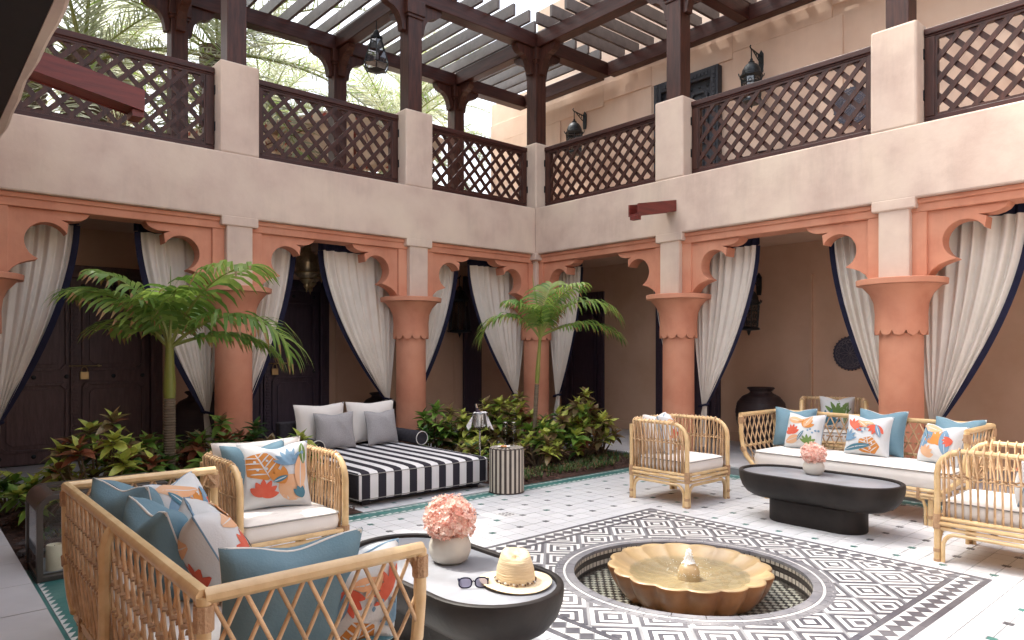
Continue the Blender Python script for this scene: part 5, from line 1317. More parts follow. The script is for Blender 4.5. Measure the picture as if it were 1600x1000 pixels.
PRINTS = {
 'a': [('disc', .72, .26, .2, 4), ('mon', .30, .62, 115, .34, .20, 1), ('fan', .70, .60, 95, 7, .28, .026, 4), ('fan', .30, .14, 75, 6, .24, .038, 2), ('fan', .62, .32, 120, 3, .25, .045, 1), ('leaf', .84, .22, 85, .5, .07, 3), ('fan', .86, .10, 110, 3, .16, .03, 5), ('leaf', .92, .62, 95, .3, .04, 6), ('leaf', .45, .35, 20, .2, .03, 5), ('dots', .78, .74, 5)],
 'b': [('mon', .60, .20, 100, .32, .22, 1), ('fan', .20, .62, 50, 6, .26, .03, 2), ('fan', .78, .72, 250, 5, .24, .035, 2), ('fan', .08, .30, 80, 6, .28, .03, 4), ('leaf', .36, .82, -10, .3, .05, 3), ('leaf', .55, .66, 140, .26, .05, 3), ('dots', .45, .55, 4), ('leaf', .05, .08, 12, .55, .05, 5), ('leaf', .86, .42, 110, .3, .035, 4)],
 'c': [('fan', .28, .34, 95, 6, .26, .04, 2), ('leaf', .10, .78, -5, .42, .085, 3), ('fan', .60, .56, 60, 4, .27, .045, 1), ('leaf', .74, .92, 250, .34, .07, 3), ('fan', .76, .10, 100, 5, .24, .03, 6), ('leaf', .12, .12, 20, .4, .08, 3), ('dots', .85, .45, 5), ('leaf', .46, .16, 60, .3, .03, 5), ('leaf', .42, .72, 30, .3, .03, 1)],
 'd': [('fan', .55, .40, 85, 8, .38, .045, 1), ('leaf', .15, .25, 75, .6, .13, 4), ('leaf', .60, .80, 170, .5, .09, 3), ('fan', .28, .10, 60, 5, .26, .04, 3), ('leaf', .80, .15, 100, .6, .09, 4), ('fan', .90, .55, 200, 4, .2, .03, 2), ('leaf', .3, .55, 120, .3, .04, 5)],
 'g': [('fan', .5, .35, 85, 5, .5, .05, 6), ('fan', .2, .1, 60, 4, .45, .05, 5), ('leaf', .7, .15, 80, .6, .05, 6), ('dots', .35, .3, 5)],
}
PM = ['printw', 'p_or', 'p_red', 'p_peach', 'p_blue', 'p_teal', 'p_green']
def pillow(label, x, y, z, w_, h_, tilt, yaw, mat='blue', pipe='wpiping', pr=None, th=.15, roll=0, seed=1, name='pillow', group=None, dent=.075):
    t = thing(name, label, 'pillow', (x, y, z), group); t.rotation_euler = (R(-tilt), R(roll), R(yaw)); t['_o'] = (0, 0, 0)
    mb = MB()
    for sd in (-1, 1): mb.grid(pill_fn(w_, h_, th, sd, dent, seed), 22, 22) if sd == 1 else mb.grid(lambda u, v: pill_fn(w_, h_, th, -1, dent, seed)(1 - u, v), 22, 22)
    mb.build('cover', mat, parent=t, smooth=2)
    F = pill_fn(w_, h_, 0, -1, dent, 0); e = .012; pts = []
    for k in range(20): pts.append(F(e + (1 - 2 * e) * k / 20, e))
    for k in range(20): pts.append(F(1 - e, e + (1 - 2 * e) * k / 20))
    for k in range(20): pts.append(F(1 - e * 1 - (1 - 2 * e) * k / 20, 1 - e))
    for k in range(20): pts.append(F(e, 1 - e - (1 - 2 * e) * k / 20))
    mb = MB(); mb.tube([(a, 0, c) for a, b_, c in pts], .0042, n=5, closed=True); mb.build('piping', pipe, parent=t, smooth=2)
    if pr:
        for sd in (-1, 1):
            mb = MB(); lv = [0]
            def nf():
                lv[0] += 1; return pill_fn(w_, h_, th, sd, dent, seed, .0007 + .00018 * lv[0])
            for q in PRINTS[pr]:
                if q[0] == 'leaf':
                    leaf_print(mb, nf(), q[1], q[2], q[3], q[4], q[5], q[6]); leaf_print(mb, nf(), q[1], q[2], q[3], q[4] * .9, .006, 0)
                elif q[0] == 'fan':
                    for k in range(q[4]): F = nf(); leaf_print(mb, F, q[1], q[2], q[3] + (k - (q[4] - 1) / 2) * (26 if q[4] < 7 else 21), q[5] * (1 - .06 * abs(k - (q[4] - 1) / 2)), q[6], q[7], 5)
                elif q[0] == 'mon':
                    F = nf(); _, cx, cy, an, L_, W_, m_ = q
                    mb.grid(lambda u, v: F(*[max(.03, min(.97, k)) for k in (cx + u * L_ * .78 * math.cos(2 * PI * v) * (1 - .15 * abs(math.sin(5 * PI * v)) * u), cy + u * L_ * .72 * math.sin(2 * PI * v) * (1 - .15 * abs(math.sin(5 * PI * v)) * u))]), 5, 30, m_)
                    F2 = nf(); leaf_print(mb, F2, cx - .75 * L_ * math.cos(R(an)), cy - .68 * L_ * math.sin(R(an)), an, L_ * 1.4, .009, 0, 8)
                    for k in range(4):
                        for s in (-1, 1):
                            b0 = -.45 + .28 * k; leaf_print(mb, nf(), cx + b0 * L_ * math.cos(R(an)), cy + b0 * L_ * math.sin(R(an)), an + s * 62, L_ * .62, .008, 0, 5)
                    for k in range(4): a = R(an + 40 + 80 * k); leaf_print(mb, nf(), cx + .3 * L_ * math.cos(a), cy + .3 * L_ * math.sin(a), an, .04, .016, 0, 4)
                elif q[0] == 'disc':
                    F = nf(); mb.grid(lambda u, v: F(*[max(.03, min(.97, k)) for k in (q[1] + u * q[3] * math.cos(2 * PI * v), q[2] + u * q[3] * math.sin(2 * PI * v))]), 3, 14, 3)
                elif q[0] == 'dots':
                    for k in range(q[3]): leaf_print(mb, nf(), q[1] - .12 + .06 * k, q[2] + .05 * math.sin(k * 2.2), 90, .05, .02, 4, 4)
            mb.build('leaf_print', PM, parent=t, smooth=2)
    return t
# on the near sofa (seat top about .315)
SZ = .318
pillow('blue pillow with white piping leaning in the far left corner of the near sofa', .60, 2.49, SZ, .30, .28, 16, 108, seed=2)
pillow('floral pillow with green leaves standing against the far arm of the near sofa', .74, 2.50, SZ, .27, .26, 16, 42, 'printw', 'p_blue', 'd', seed=3)
pillow('plump blue pillow lying against the back at the middle of the near sofa', .61, 2.11, SZ, .30, .28, 20, 94, seed=4, dent=.1)
pillow('floral pillow with orange leaf and blue piping leaning on the plump blue pillow', .73, 1.99, SZ, .29, .29, 28, 78, 'printw', 'p_blue', 'c', seed=5, th=.15)
pillow('large teal blue pillow leaning on the near arm of the near sofa', .655, 1.50, SZ - .005, .31, .285, 9, 172, seed=6, dent=.07, th=.15)
pillow('floral pillow with orange flower standing by the front end of the near arm', .80, 1.475, SZ - .01, .20, .25, 8, 172, 'printw', 'p_blue', 'b', seed=8)
pillow('small floral pillow with grey piping behind the teal pillow', .72, 1.64, SZ, .22, .2, 24, 140, 'printw', 'p_blue', 'a', seed=9)
# on the tub chair in the left middle
cx, cy = 1.265, 3.05
pillow('white back cushion of the tub chair beside the near sofa', cx, cy + .155, .297, .42, .29, 8, 0, 'white_fab', 'piping', th=.09, seed=2, name='back_cushion', dent=.0)
pillow('blue pillow behind the orange leaf pillow on the tub chair', cx - .035, cy + .07, .297, .31, .29, 14, 6, seed=3)
pillow('big pillow with orange monstera leaf and red flower on the tub chair', cx + .0, cy - .02, .297, .31, .30, 20, -14, 'printw', 'p_blue', 'a', seed=11, th=.13)
# long sofa
def sp(label, px_, y, mat, pr=None, w_=.29, tilt=14, yaw=-90, sd=1, pipe='wpiping'): pillow(label, px_, y, SZ - .001, w_, w_ * .97, tilt, yaw, mat, pipe, pr, seed=sd)
sp('blue pillow at the urn end of the long sofa', 4.76, 2.42, 'blue', yaw=-80, sd=3)
sp('floral pillow with red flower at the urn end of the long sofa', 4.67, 2.315, 'printw', 'c', .265, 20, -92, 5, 'p_blue')
sp('blue pillow in the middle of the long sofa', 4.79, 1.86, 'blue', yaw=-94, sd=6, w_=.31)
sp('floral pillow with orange monstera leaf in the middle of the long sofa', 4.69, 1.90, 'printw', 'b', .28, 20, -88, 7, 'p_blue')
sp('blue pillow at the right end of the long sofa', 4.78, 1.42, 'blue', yaw=-100, sd=8)
sp('floral pillow with orange star leaf at the right end of the long sofa', 4.67, 1.485, 'printw', 'd', .26, 24, -108, 9, 'p_blue')
# on the other chairs
pillow('pale pillow lying on the back of the lone tub chair', 3.97, 2.955, .30, .30, .27, 14, 6, 'white_fab', 'wpiping', seed=3)
pillow('floral pillow with blue piping in the lone tub chair', 4.0, 2.90, .30, .26, .27, 16, 24, 'printw', 'p_blue', 'c', seed=4)
pillow('floral pillow on the tub chair at the right edge', 3.92, .845, .297, .29, .28, 14, 168, 'printw', 'p_blue', 'b', seed=5)
pillow('white pillow with green leaf print on the shaded tub chair', 5.70, 2.53, TZ + .297, .26, .27, 12, -65, 'printw', 'wpiping', 'g', seed=6)

# ------------------------------------------------------------------ oval tables
def stadium(L, W):
    def f(i):
        l, r = L / 2 - W / 2, W / 2 - i; out = []
        for k in range(19): a = R(0 + 180 * k / 18); out.append((r * math.cos(a), l + r * math.sin(a)))
        for k in range(19): a = R(180 + 180 * k / 18); out.append((r * math.cos(a), -l + r * math.sin(a)))
        return out
    return f
def make_table():
    t = thing('oval_table', 'x', 'coffee table', (0, 0, 0), 'oval charcoal tables'); S = stadium(.92, .44)
    mb = MB(); loft(mb, S, [(.13, .128), (.085, .136), (.045, .158), (.018, .192), (.003, .235), (.0, .270), (.002, .281), (.006, .284), (.018, .284), (.022, .281), (.023, .2685)]); mb.build('bowl', 'table', parent=t, smooth=True)
    mb = MB(); loft(mb, S, [(.0233, .262), (.0233, .2705), (.0245, .271)]); mb.build('top', 'table_top', parent=t, smooth=True)
    B_ = stadium(.55, .235); mb = MB(); loft(mb, B_, [(.004, 0), (0, .006), (0, .1285)]); mb.build('base', 'table', parent=t, smooth=True)
    return t
tb = make_table(); tb.location = Vector((1.39, 1.915, 0)) * U; tb['label'] = 'charcoal oval table with slate top in the foreground carrying hat and sunglasses'
copy_tree(tb, None, (3.965, 1.875, 0), 0, 'charcoal oval table in front of the long sofa')
# ------------------------------------------------------------------ flower pots
def floret(mat_i):
    mb = MB()
    for k in range(5):
        a = 2 * PI * k / 5; c, s = math.cos(a), math.sin(a); r = .0135; w_ = .005
        mb.add([(0, 0, 0), (r * .6 * c - w_ * s, r * .6 * s + w_ * c, .006), (r * c, r * s, .009), (r * .6 * c + w_ * s, r * .6 * s - w_ * c, .006)], [(0, 3, 2, 1)])
    return mb
def flowerpot(x, y, z, label, seed, s=1.0, nfl=620):
    t = thing('flower_pot', label, 'flower pot', (x, y, z)); mb = MB()
    mb.lathe([(q * s, z + h * s) for q, h in ((0, 0), (.042, 0), (.062, .012), (.073, .04), (.072, .065), (.062, .088), (.056, .094), (.051, .093), (.055, .08), (.0, .078))], (x, y, 0), 32); mb.build('pot', 'pot', parent=t, smooth=True)
    rn = random.Random(seed); mb = MB(); cz = z + .148 * s; Rr = .080 * s; fl = floret(0)
    for k in range(nfl):
        ph = math.acos(1 - 2 * (k + .5) / nfl); th = k * 2.399963; bulge = 1 + .08 * math.sin(3 * th + seed) * math.sin(2 * ph) + .05 * math.sin(7 * th); rr = Rr * bulge * rn.uniform(.74, 1.07)
        n = Vector((math.sin(ph) * math.cos(th), math.sin(ph) * math.sin(th), math.cos(ph))); c = Vector((x, y, cz)) + Vector((n.x, n.y, n.z * .88)) * rr
        n = (n + Vector((rn.uniform(-.6, .6), rn.uniform(-.6, .6), rn.uniform(-.6, .6)))).normalized(); q = n.to_track_quat('Z', 'Y'); sc = rn.uniform(.6, 1.0) * s; m_ = rn.choice((0, 0, 1, 1, 2))
        mb.add([c + q @ (Vector(v) * sc) for v in fl.v], fl.f, m_)
    mb.build('blossoms', ['fl1', 'fl2', 'fl3'], parent=t, kind='stuff')
    mb = MB()
    for k in range(16): a = k * 2.4; mb.tube([(x, y, z + .07 * s), (x + .05 * s * math.cos(a), y + .05 * s * math.sin(a), cz - .02 * s)], .002, n=3)
    mb.build('stalks', 'l_green', parent=t)
flowerpot(1.437, 1.965, .2705, 'pink hydrangea ball in a cream pot on the near table beside the straw hat', 1, 1.0, 1050)
flowerpot(4.05, 1.935, .2705, 'pink hydrangea ball in a pale pot on the far table', 2, .82, 800)
# ------------------------------------------------------------------ straw hat and sunglasses
hx, hy, hz = 1.456, 1.645, .2712
t = thing('straw_hat', 'straw hat with beaded band lying on the near table', 'hat', (hx, hy, hz))
def hatz(a, r): return .006 + .009 * math.cos(2 * a + 1.0) * (r / .13) ** 2 * .6 + .004
mb = MB(); vs = []; n = 48; rs = (.0, .045, .058, .074, .092, .106, .114)
for r in rs:
    for j in range(n): a = 2 * PI * j / n; vs.append((hx + r * math.cos(a) * .96, hy + r * 1.04 * math.sin(a), hz + hatz(a, r)))
k = len(rs); fs = [(i * n + j, i * n + (j + 1) % n, (i + 1) * n + (j + 1) % n, (i + 1) * n + j) for i in range(k - 1) for j in range(n)]; mb.add(vs, fs)
mb.add([(a, b_, c - .0022) for a, b_, c in vs], [f[::-1] for f in fs]); o = mb.build('brim', 'brim', parent=t, smooth=2)
mb = MB()
def crown(a, kk): return 1
prof = [(.062, .004), (.061, .025), (.058, .05), (.055, .075), (.050, .094), (.042, .103), (.026, .103), (.012, .101), (.0, .100)]
vs = []
for r, z in prof:
    for j in range(n):
        a = 2 * PI * j / n; pinch = 1 - .14 * max(0, (z - .05) / .055) * abs(math.sin(a + 2.3)) ** 1.5 * (1 if z < .1 else .7); fd = -.016 * math.exp(-((r * math.sin(a + 2.3)) / .018) ** 2) * (1 if z > .098 else 0)
        tilt = .008 * math.cos(a - 1) * (z / .12); vs.append((hx + r * pinch * math.cos(a) * .95, hy + r * pinch * math.sin(a) * 1.06, hz + z * .98 + tilt + fd + (.0009 * math.sin(z * 900))))
k = len(prof); mb.add(vs, [(i * n + j, i * n + (j + 1) % n, (i + 1) * n + (j + 1) % n, (i + 1) * n + j) for i in range(k - 1) for j in range(n)]); mb.build('crown', 'straw', parent=t, smooth=2)
mb = MB()
for k in range(44):
    a = 2 * PI * k / 44; c = (hx + .0635 * math.cos(a) * .95, hy + .0635 * math.sin(a) * 1.06, hz + .015 + .002 * math.sin(k * 2.2)); q = .0034 if k % 4 else .0052
    mb.lathe([(0, -q), (q, 0), (0, q)], c, 6, m=0 if k % 3 else 1)
mb.build('bead_band', ['bead', 'wpiping'], parent=t)
# sunglasses
gx, gy = 1.325, 1.69
t = thing('sunglasses', 'dark framed sunglasses with lilac lenses next to the straw hat', 'sunglasses', (gx, gy, .271)); t.rotation_euler = (0, 0, R(-36)); t['_o'] = (0, 0, 0)
for s in (-1, 1):
    cx_ = s * .025; ring = [(cx_ + .0195 * math.copysign(abs(math.cos(a)) ** .75, math.cos(a)), .004 + .003 * math.sin(a), .018 + .0145 * math.copysign(abs(math.sin(a)) ** .75, math.sin(a))) for a in [2 * PI * i / 24 for i in range(24)]]
    mb = MB(); mb.tube(ring, .0022, n=5, closed=True); mb.build('rim', 'navy', parent=t, smooth=2)
    mb = MB(); mb.add(ring, [tuple(range(24))]); mb.build('lens', 'lens', parent=t)
    mb = MB(); mb.tube([(s * .045, .004, .024), (s * .047, .03, .022), (s * .04, .085, .004)], [.0022, .002, .0016], n=5); mb.build('temple', 'navy', parent=t)
mb = MB(); mb.tube([(-.006, .004, .02), (0, .003, .024), (.006, .004, .02)], .0018, n=5); mb.build('bridge', 'navy', parent=t)

# ------------------------------------------------------------------ fountain bowl
t = thing('fountain_bowl', 'scalloped stone fountain bowl bubbling in the sunken pool', 'fountain', (PCX, PCY, -.0985)); NL = 16; n = NL * 10
def scal(amt, shp):
    def f(a, k): return 1 + amt * (abs(math.cos(a * NL / 2)) ** shp - .55)
    return f
pr_ = [(.262, -.0985), (.288, -.085), (.312, -.055), (.332, -.02), (.345, .012), (.352, .030), (.352, .036)]
mb = MB(); vs = []
for k, (r, z) in enumerate(pr_):
    q = .09 * (1 - .28 * k / 6)
    for j in range(n): a = 2 * PI * j / n; s = 1 + q * (abs(math.cos(a * NL / 2)) ** .8 - .6); vs.append((PCX + r * s * math.cos(a), PCY + r * s * math.sin(a), z))
m_ = len(pr_); mb.add(vs, [(i * n + j, i * n + (j + 1) % n, (i + 1) * n + (j + 1) % n, (i + 1) * n + j) for i in range(m_ - 1) for j in range(n)]); mb.build('shell', 'bowl_out', parent=t, smooth=2)
pr_ = [(.352, .036), (.349, .040), (.338, .041), (.328, .036), (.31, .022), (.26, .002), (.18, -.014), (.08, -.022), (.0001, -.024)]
mb = MB(); vs = []
for k, (r, z) in enumerate(pr_):
    q = .065 if k < 3 else .03 * (1 - (k - 2) / 6)
    for j in range(n): a = 2 * PI * j / n; c = abs(math.cos(a * NL / 2)) ** .8 - .6; vs.append((PCX + r * (1 + q * c) * math.cos(a), PCY + r * (1 + q * c) * math.sin(a), z - (.010 * c * (1 - (k - 3) / 6) if k >= 3 else 0)))
m_ = len(pr_); mb.add(vs, [(i * n + j, i * n + (j + 1) % n, (i + 1) * n + (j + 1) % n, (i + 1) * n + j) for i in range(m_ - 1) for j in range(n)]); mb.build('basin', 'bowl_in', parent=t, smooth=2)
mb = MB(); mb.lathe([(.05, -.022), (.048, .01), (.041, .03), (.028, .046), (.014, .052), (.0, .053)], (PCX, PCY, 0), 20); mb.build('nozzle', 'bowl_in', parent=t, smooth=True)
mb = MB(); rn = random.Random(3)
def ww(u, v): r = .0005 + .262 * u; a = 2 * PI * v; return (PCX + r * math.cos(a), PCY + r * math.sin(a), .004 + .0035 * math.sin(r * 150) * math.exp(-r * 9) + .001 * math.sin(a * 9 + r * 60))
mb.grid(ww, 30, 60); mb.build('bowl_water', 'water', parent=t, smooth=2)
mb = MB(); mb.lathe([(.0, .108), (.007, .104), (.013, .092), (.015, .074), (.021, .060), (.030, .050)], (PCX, PCY, 0), 18, fn=lambda a, k: 1 + .12 * math.sin(a * 5 + k * 1.7)); mb.build('water_jet', 'jet', parent=t, smooth=2)
mb = MB()
for k in range(210):
    if k < 110: h = rn.random() ** .7; r = .004 + .03 * (1 - h) * rn.random() + .004; z = .035 + .075 * h
    else: r = rn.uniform(.035, .10); z = .006 + rn.random() ** 3 * .06
    a = rn.uniform(0, 6.28); q = rn.uniform(.0008, .0026) * (1.5 if k < 110 else .8); mb.lathe([(0, -q * 1.4), (q, 0), (0, q * 1.4)], (PCX + r * math.cos(a), PCY + r * math.sin(a), z), 5)
mb.build('water_drops', 'foam', parent=t, kind='stuff')

# ------------------------------------------------------------------ daybed
DX0_, DX1_, DY0_, DY1_ = 2.19, 3.26, 3.97, 5.28
t = thing('daybed', 'black and white striped daybed with charcoal bolster arms in front of the column', 'daybed', ((DX0_ + DX1_) / 2, DY0_, 0)); dc = ((DX0_ + DX1_) / 2, (DY0_ + DY1_) / 2)
sm = bpy.data.materials.new('awning_stripe'); sm.use_nodes = True; N = sm.node_tree.nodes; L = sm.node_tree.links; tc = N.new('ShaderNodeTexCoord'); sx = N.new('ShaderNodeSeparateXYZ'); L.new(tc.outputs['Object'], sx.inputs[0])
per_ = (DX1_ - DX0_) / 9 * U
a1 = N.new('ShaderNodeMath'); a1.operation = 'MULTIPLY_ADD'; a1.inputs[1].default_value = 1 / per_; a1.inputs[2].default_value = 50 - .22; L.new(sx.outputs[0], a1.inputs[0])
a2 = N.new('ShaderNodeMath'); a2.operation = 'FRACT'; L.new(a1.outputs[0], a2.inputs[0]); a3 = N.new('ShaderNodeMath'); a3.operation = 'GREATER_THAN'; a3.inputs[1].default_value = .5; L.new(a2.outputs[0], a3.inputs[0])
mx = N.new('ShaderNodeMix'); mx.data_type = 'RGBA'; L.new(a3.outputs[0], mx.inputs[0]); mx.inputs[6].default_value = (.72, .71, .72, 1); mx.inputs[7].default_value = (.035, .032, .042, 1)
L.new(mx.outputs[2], N['Principled BSDF'].inputs['Base Color']); N['Principled BSDF'].inputs['Roughness'].default_value = .9; N['Principled BSDF'].inputs['Specular IOR Level'].default_value = .15
M['stripe'] = sm
w_, d_ = DX1_ - DX0_, DY1_ - DY0_
f = lambda i: [(dc[0] + x, dc[1] + y) for x, y in rrect(w_ - 2 * i, d_ - 2 * i, max(.035 - i, .01), 6)]
mb = MB(); rings = [(.006, .042), (0, .05), (0, .195), (.003, .205), (.012, .216), (.025, .221), (.08, .226), (.2, .228), (.5, .228)]
loft(mb, f, rings)
for i, fc in enumerate(mb.f):
    c = [sum(mb.v[q][k] for q in fc) / len(fc) for k in range(3)]
    if len(fc) == 4 and c[2] < .212 and (abs(c[0] - DX0_) < .012 or abs(c[0] - DX1_) < .012): mb.m[i] = 1
mat_ = mb.build('mattress', ['stripe', 'black_fab'], parent=t, smooth=True)
for zz in (.208, .05): mb = MB(); mb.tube([(x, y, zz) for x, y in f(-.001)], .0028, n=5, closed=True); mb.build('piping', 'piping', parent=mat_, smooth=True, o=mat_['_o'])
mb = MB(); mb.box(DX0_ + .05, DX1_ - .05, DY0_ + .05, DY1_ - .04, .018, .0415); mb.box(DX0_ + .02, DX1_ - .02, DY1_ - .06, DY1_ + .03, .0415, .44); mb.build('base', 'black_fab', parent=t, bevel=.01)
for x in (DX0_ + .09, DX1_ - .09):
    for y in (DY0_ + .09, DY1_ - .09): mb = MB(); mb.box(x - .03, x + .03, y - .03, y + .03, .0005, .018); mb.build('foot', 'black_fab', parent=t)
for x in (2.31, 3.215):
    y0, y1, z = 4.78, 5.26, .285; r = .056; mb = MB(); mb.tube([(x, y0, z), (x, y0 + .01, z), (x, y1, z)], [r * .97, r, r], n=24); bo = mb.build('bolster', 'black_fab', parent=t, smooth=True)
    mb = MB(); mb.tube([(x + r * .97 * math.cos(a), y0 - .001, z + r * .97 * math.sin(a)) for a in [2 * PI * i / 28 for i in range(28)]], .0035, n=5, closed=True); mb.build('piping', 'wpiping', parent=bo, smooth=True, o=bo['_o'])
pillow('white back cushion at the left of the daybed', 2.52, 5.15, .235, .44, .345, 7, 3, 'white_fab', 'black_fab', th=.12, seed=4, name='back_cushion', dent=.02)
pillow('white back cushion at the right of the daybed', 2.97, 5.15, .235, .44, .345, 7, -3, 'white_fab', 'black_fab', th=.12, seed=5, name='back_cushion', dent=.02)
pillow('grey woven pillow at the left of the daybed', 2.57, 5.0, .235, .33, .285, 12, -4, 'grey_fab', 'grey_fab', th=.11, seed=6, dent=.05)
pillow('grey woven pillow at the right of the daybed', 2.99, 5.0, .235, .31, .28, 12, 8, 'grey_fab', 'grey_fab', th=.11, seed=7, dent=.05)

# ------------------------------------------------------------------ striped stool with glasses and snack plate
qx, qy = 3.245, 3.76
t = thing('striped_stool', 'round stool in brown and cream stripes at the corner of the daybed', 'stool', (qx, qy, 0)); mb = MB(); n = 44; r = .123; hgt = .315
for j in range(n):
    a0, a1_ = 2 * PI * j / n, 2 * PI * (j + 1) / n
    A_, B2 = [(qx + r * math.cos(a), qy + r * math.sin(a)) for a in (a0, a1_)]; C_, D_ = [(qx + (r - .008) * math.cos(a), qy + (r - .008) * math.sin(a)) for a in (a0, a1_)]
    mb.add([(*A_, .004), (*B2, .004), (*B2, hgt - .008), (*A_, hgt - .008), (*D_, hgt), (*C_, hgt), (qx, qy, hgt + .001)], [(0, 1, 2, 3), (3, 2, 4, 5), (5, 4, 6)], j % 2)
mb.build('body', ['strw', 'strb'], parent=t)
mb = MB(); mb.lathe([(r + .001, .0), (r + .003, .004), (r + .001, .01)], (qx, qy, 0), 44); mb.lathe([(r - .001, hgt - .01), (r + .0015, hgt - .006), (r - .004, hgt - .001)], (qx, qy, 0), 44); mb.build('edge_cord', 'strb', parent=t, smooth=True, kind='stuff')
def flute(x, y, label):
    t = thing('champagne_glass', label, 'glass', (x, y, hgt + .002)); z = hgt + .0022; mb = MB()
    mb.lathe([(0, z), (.021, z + .001), (.021, z + .002), (.003, z + .005), (.0025, z + .075), (.006, z + .082), (.013, z + .10), (.0165, z + .13), (.0155, z + .165)], (x, y, 0), 18); mb.build('glass', 'glass', parent=t, smooth=2)
    mb = MB(); mb.lathe([(.0155, z + .1645), (.0163, z + .166), (.0155, z + .1675)], (x, y, 0), 18); mb.build('lip', 'steel', parent=t, smooth=True)
    mb = MB(); mb.lathe([(.0, z + .086), (.005, z + .087), (.012, z + .102), (.015, z + .12), (.0, z + .12)], (x, y, 0), 14); mb.build('champagne', 'champ', parent=t, smooth=True)
M['champ'] = glass('champagne', (.9, .8, .55), alpha=.2)
flute(qx + .035, qy + .055, 'left champagne glass on the striped stool'); flute(qx + .075, qy + .01, 'right champagne glass on the striped stool')
t = thing('snack_plate', 'small white plate of snacks on the striped stool', 'plate', (qx - .04, qy - .02, hgt)); z = hgt + .0015; mb = MB(); mb.lathe([(0, z), (.03, z), (.045, z + .007), (.047, z + .008), (.03, z + .003), (0, z + .003)], (qx - .035, qy - .01, 0), 24); mb.build('dish', 'wpiping', parent=t, smooth=True)
for k in range(5): a = k * 1.26; mb = MB(); mb.lathe([(0, .013), (.007, .009), (.009, .003), (.006, 0)], (qx - .035 + .015 * math.cos(a), qy - .01 + .015 * math.sin(a), z + .003), 8); mb.build('snack', 'food', parent=t, smooth=True)
# wine bucket on a stand
bx_, by_ = 3.37, 4.22; zb = .40
t = thing('wine_bucket', 'steel wine bucket on a stand with white towel behind the striped stool', 'bucket', (bx_, by_, .02)); mb = MB()
mb.lathe([(.0, .015), (.07, .018), (.075, .024), (.02, .03), (.007, .04), (.007, zb - .02), (.02, zb - .012), (.03, zb - .004)], (bx_, by_, 0), 20); mb.build('stand', 'steel', parent=t, smooth=True)
mb = MB(); mb.lathe([(0, zb - .003), (.035, zb), (.052, zb + .012), (.0545, zb + .02), (.062, zb + .112), (.066, zb + .115), (.064, zb + .119), (.060, zb + .114), (.052, zb + .02), (0, zb + .016)], (bx_, by_, 0), 28); mb.build('bucket', 'steel', parent=t, smooth=True)
for s in (-1, 1): mb = MB(); mb.tube([(bx_ + s * .064, by_ + .012 * math.cos(a), zb + .085 + .012 * math.sin(a)) for a in [2 * PI * i / 10 for i in range(10)]], .003, n=4, closed=True); mb.build('handle', 'steel', parent=t)
tw = thing('towel', 'white towel draped over the wine bucket', 'towel', (bx_, by_, zb + .12)); rv = Vector((.752, -.659, 0)); fv = Vector((-.659, -.752, 0))
mb = MB()
def twf(u, v):
    s = (u - .5) * 2; k = abs(s); drop = max(0, k - .45) / .55
    if drop <= 0: x = s / .45 * (.05 - .004 * v); z = zb + .123 + .002 * math.sin(v * 14 + s * 5)
    else: x = math.copysign(.05 - .004 * v + drop * (.055 - .034 * v) + .005 * math.sin(v * 11) * drop, s); z = zb + .123 - drop ** .8 * (.12 + .02 * math.sin(v * 5 + s))
    p = Vector((bx_, by_, 0)) + rv * x + fv * ((v - .4) * .11 + .010 * math.sin(v * 9 + s * 2) * drop); return (p.x, p.y, z)
mb.grid(twf, 34, 12); mb.build('cloth', 'towel', parent=tw, smooth=2)
t = thing('bottle', 'wine bottle neck sticking out of the steel bucket', 'bottle', (bx_, by_, zb + .05)); mb = MB(); a, c = Vector((bx_ + .004, by_ - .003, zb + .05)), Vector((bx_ - .022, by_ + .02, zb + .185)); mb.tube([a, a.lerp(c, .55), a.lerp(c, .7), c], [.024, .022, .009, .009], n=12); mb.build('glass_body', 'navydoor', parent=t, smooth=True)
mb = MB(); mb.tube([a.lerp(c, .78), c + (c - a) * .02], .0098, n=12); mb.build('foil', 'steel', parent=t, smooth=True)

# ------------------------------------------------------------------ glass box lantern with candle
lx0, lx1, ly0, ly1, lh = .452, 1.02, 3.60, 3.95, .375
t = thing('box_lantern', 'low glass box lantern in a dark rounded metal frame behind the near sofa', 'lantern', ((lx0 + lx1) / 2, (ly0 + ly1) / 2, 0))
def hoop(y0, y1, nm):
    mb = MB(); r = .07; th = .024
    def ol(i):
        o = [(lx0 + i, .0 + i), (lx0 + i, lh - r)] + [(lx0 + r - (r - i) * math.cos(R(q)), lh - r + (r - i) * math.sin(R(q))) for q in (20, 40, 60, 80)]
        o += [(lx1 - r + (r - i) * math.cos(R(q)), lh - r + (r - i) * math.sin(R(q))) for q in (80, 60, 40, 20)] + [(lx1 - i, lh - r), (lx1 - i, .0 + i)]
        return o
    A_, B_ = ol(0), ol(th); n = len(A_); vs = [(x, y, z) for y in (y0, y1) for o in (A_, B_) for x, z in o]; fs = []
    for j in range(n):
        k = (j + 1) % n
        fs += [(j, k, n + k, n + j), (2 * n + k, 2 * n + j, 3 * n + j, 3 * n + k), (k, j, 2 * n + j, 2 * n + k), (n + j, n + k, 3 * n + k, 3 * n + j)]
    mb.add(vs, fs); return mb.build(nm, 'bronze', parent=t, bevel=.003)
hoop(ly0, ly0 + .03, 'front_frame'); hoop(ly1 - .03, ly1, 'rear_frame')
mb = MB(); r = .07; nq = 6
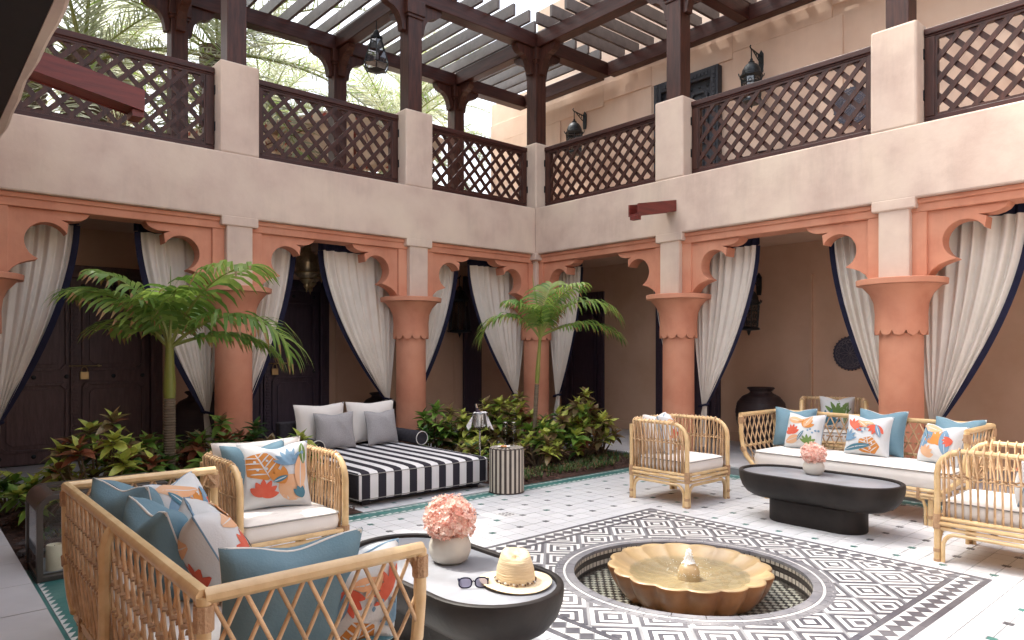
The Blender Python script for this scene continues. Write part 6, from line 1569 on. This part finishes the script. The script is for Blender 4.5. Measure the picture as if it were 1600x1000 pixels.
for x_s in (0, 1):
    pts = [(lx0 + r - r * math.cos(R(15 * k)), lh - r + r * math.sin(R(15 * k))) for k in range(nq + 1)] if x_s == 0 else [(lx1 - r + r * math.cos(R(15 * k)), lh - r + r * math.sin(R(15 * k))) for k in range(nq + 1)]
    mb.grid(lambda u, v: (pts[round(u * nq)][0], ly0 + .0305 + (ly1 - ly0 - .061) * v, pts[round(u * nq)][1] - .001), nq, 1)
mb.box(lx0 + r, lx1 - r, ly0 + .0305, ly0 + .09, lh - .012, lh - .001); mb.box(lx0 + r, lx1 - r, ly1 - .09, ly1 - .0305, lh - .012, lh - .001)
mb.box(lx0 + .002, lx1 - .002, ly0 + .0305, ly1 - .0305, .002, .026); mb.build('casing', 'bronze', parent=t, smooth=True)
mb = MB(); mb.box(lx0 + .03, lx1 - .03, ly0 + .04, ly1 - .04, .0265, .028); mb.build('floor_plate', 'table_top', parent=t)
for nm, q in (('pane', ((lx0 + .024, ly0 + .015, .024), (lx1 - .024, ly0 + .015, .024), (lx1 - .024, ly0 + .015, lh - .024), (lx0 + .024, ly0 + .015, lh - .024))),
              ('pane', ((lx0 + .024, ly1 - .015, .024), (lx1 - .024, ly1 - .015, .024), (lx1 - .024, ly1 - .015, lh - .024), (lx0 + .024, ly1 - .015, lh - .024))),
              ('pane', ((lx0 + .006, ly0 + .03, .026), (lx0 + .006, ly1 - .03, .026), (lx0 + .006, ly1 - .03, lh - r), (lx0 + .006, ly0 + .03, lh - r))),
              ('pane', ((lx1 - .006, ly0 + .03, .026), (lx1 - .006, ly1 - .03, .026), (lx1 - .006, ly1 - .03, lh - r), (lx1 - .006, ly0 + .03, lh - r)))):
    mb = MB(); mb.add(q, [(0, 1, 2, 3)]); mb.build(nm, 'smoke' if q[0][1] != q[1][1] else 'glass', parent=t)
t = thing('candle', 'cream pillar candle inside the glass box lantern', 'candle', (.528, 3.68, .029)); mb = MB(); mb.lathe([(0, .0285), (.033, .0285), (.034, .05), (.033, .136), (.031, .139), (.028, .136), (.022, .127), (.0, .125)], (.528, 3.68, 0), 28); mb.build('wax', 'candle', parent=t, smooth=True)
mb = MB(); mb.tube([(.528, 3.68, .124), (.529, 3.681, .136)], .0012, n=4); mb.build('wick', 'iron', parent=t)
t = thing('candle', 'cream pillar candle further right in the box lantern behind the sofa', 'candle', (.86, 3.78, .029)); mb = MB(); mb.lathe([(0, .0285), (.033, .0285), (.034, .05), (.033, .156), (.031, .159), (.022, .147), (.0, .145)], (.86, 3.78, 0), 28); mb.build('wax', 'candle', parent=t, smooth=True)
for o_ in bpy.data.objects:
    if '_o' in o_: del o_['_o']
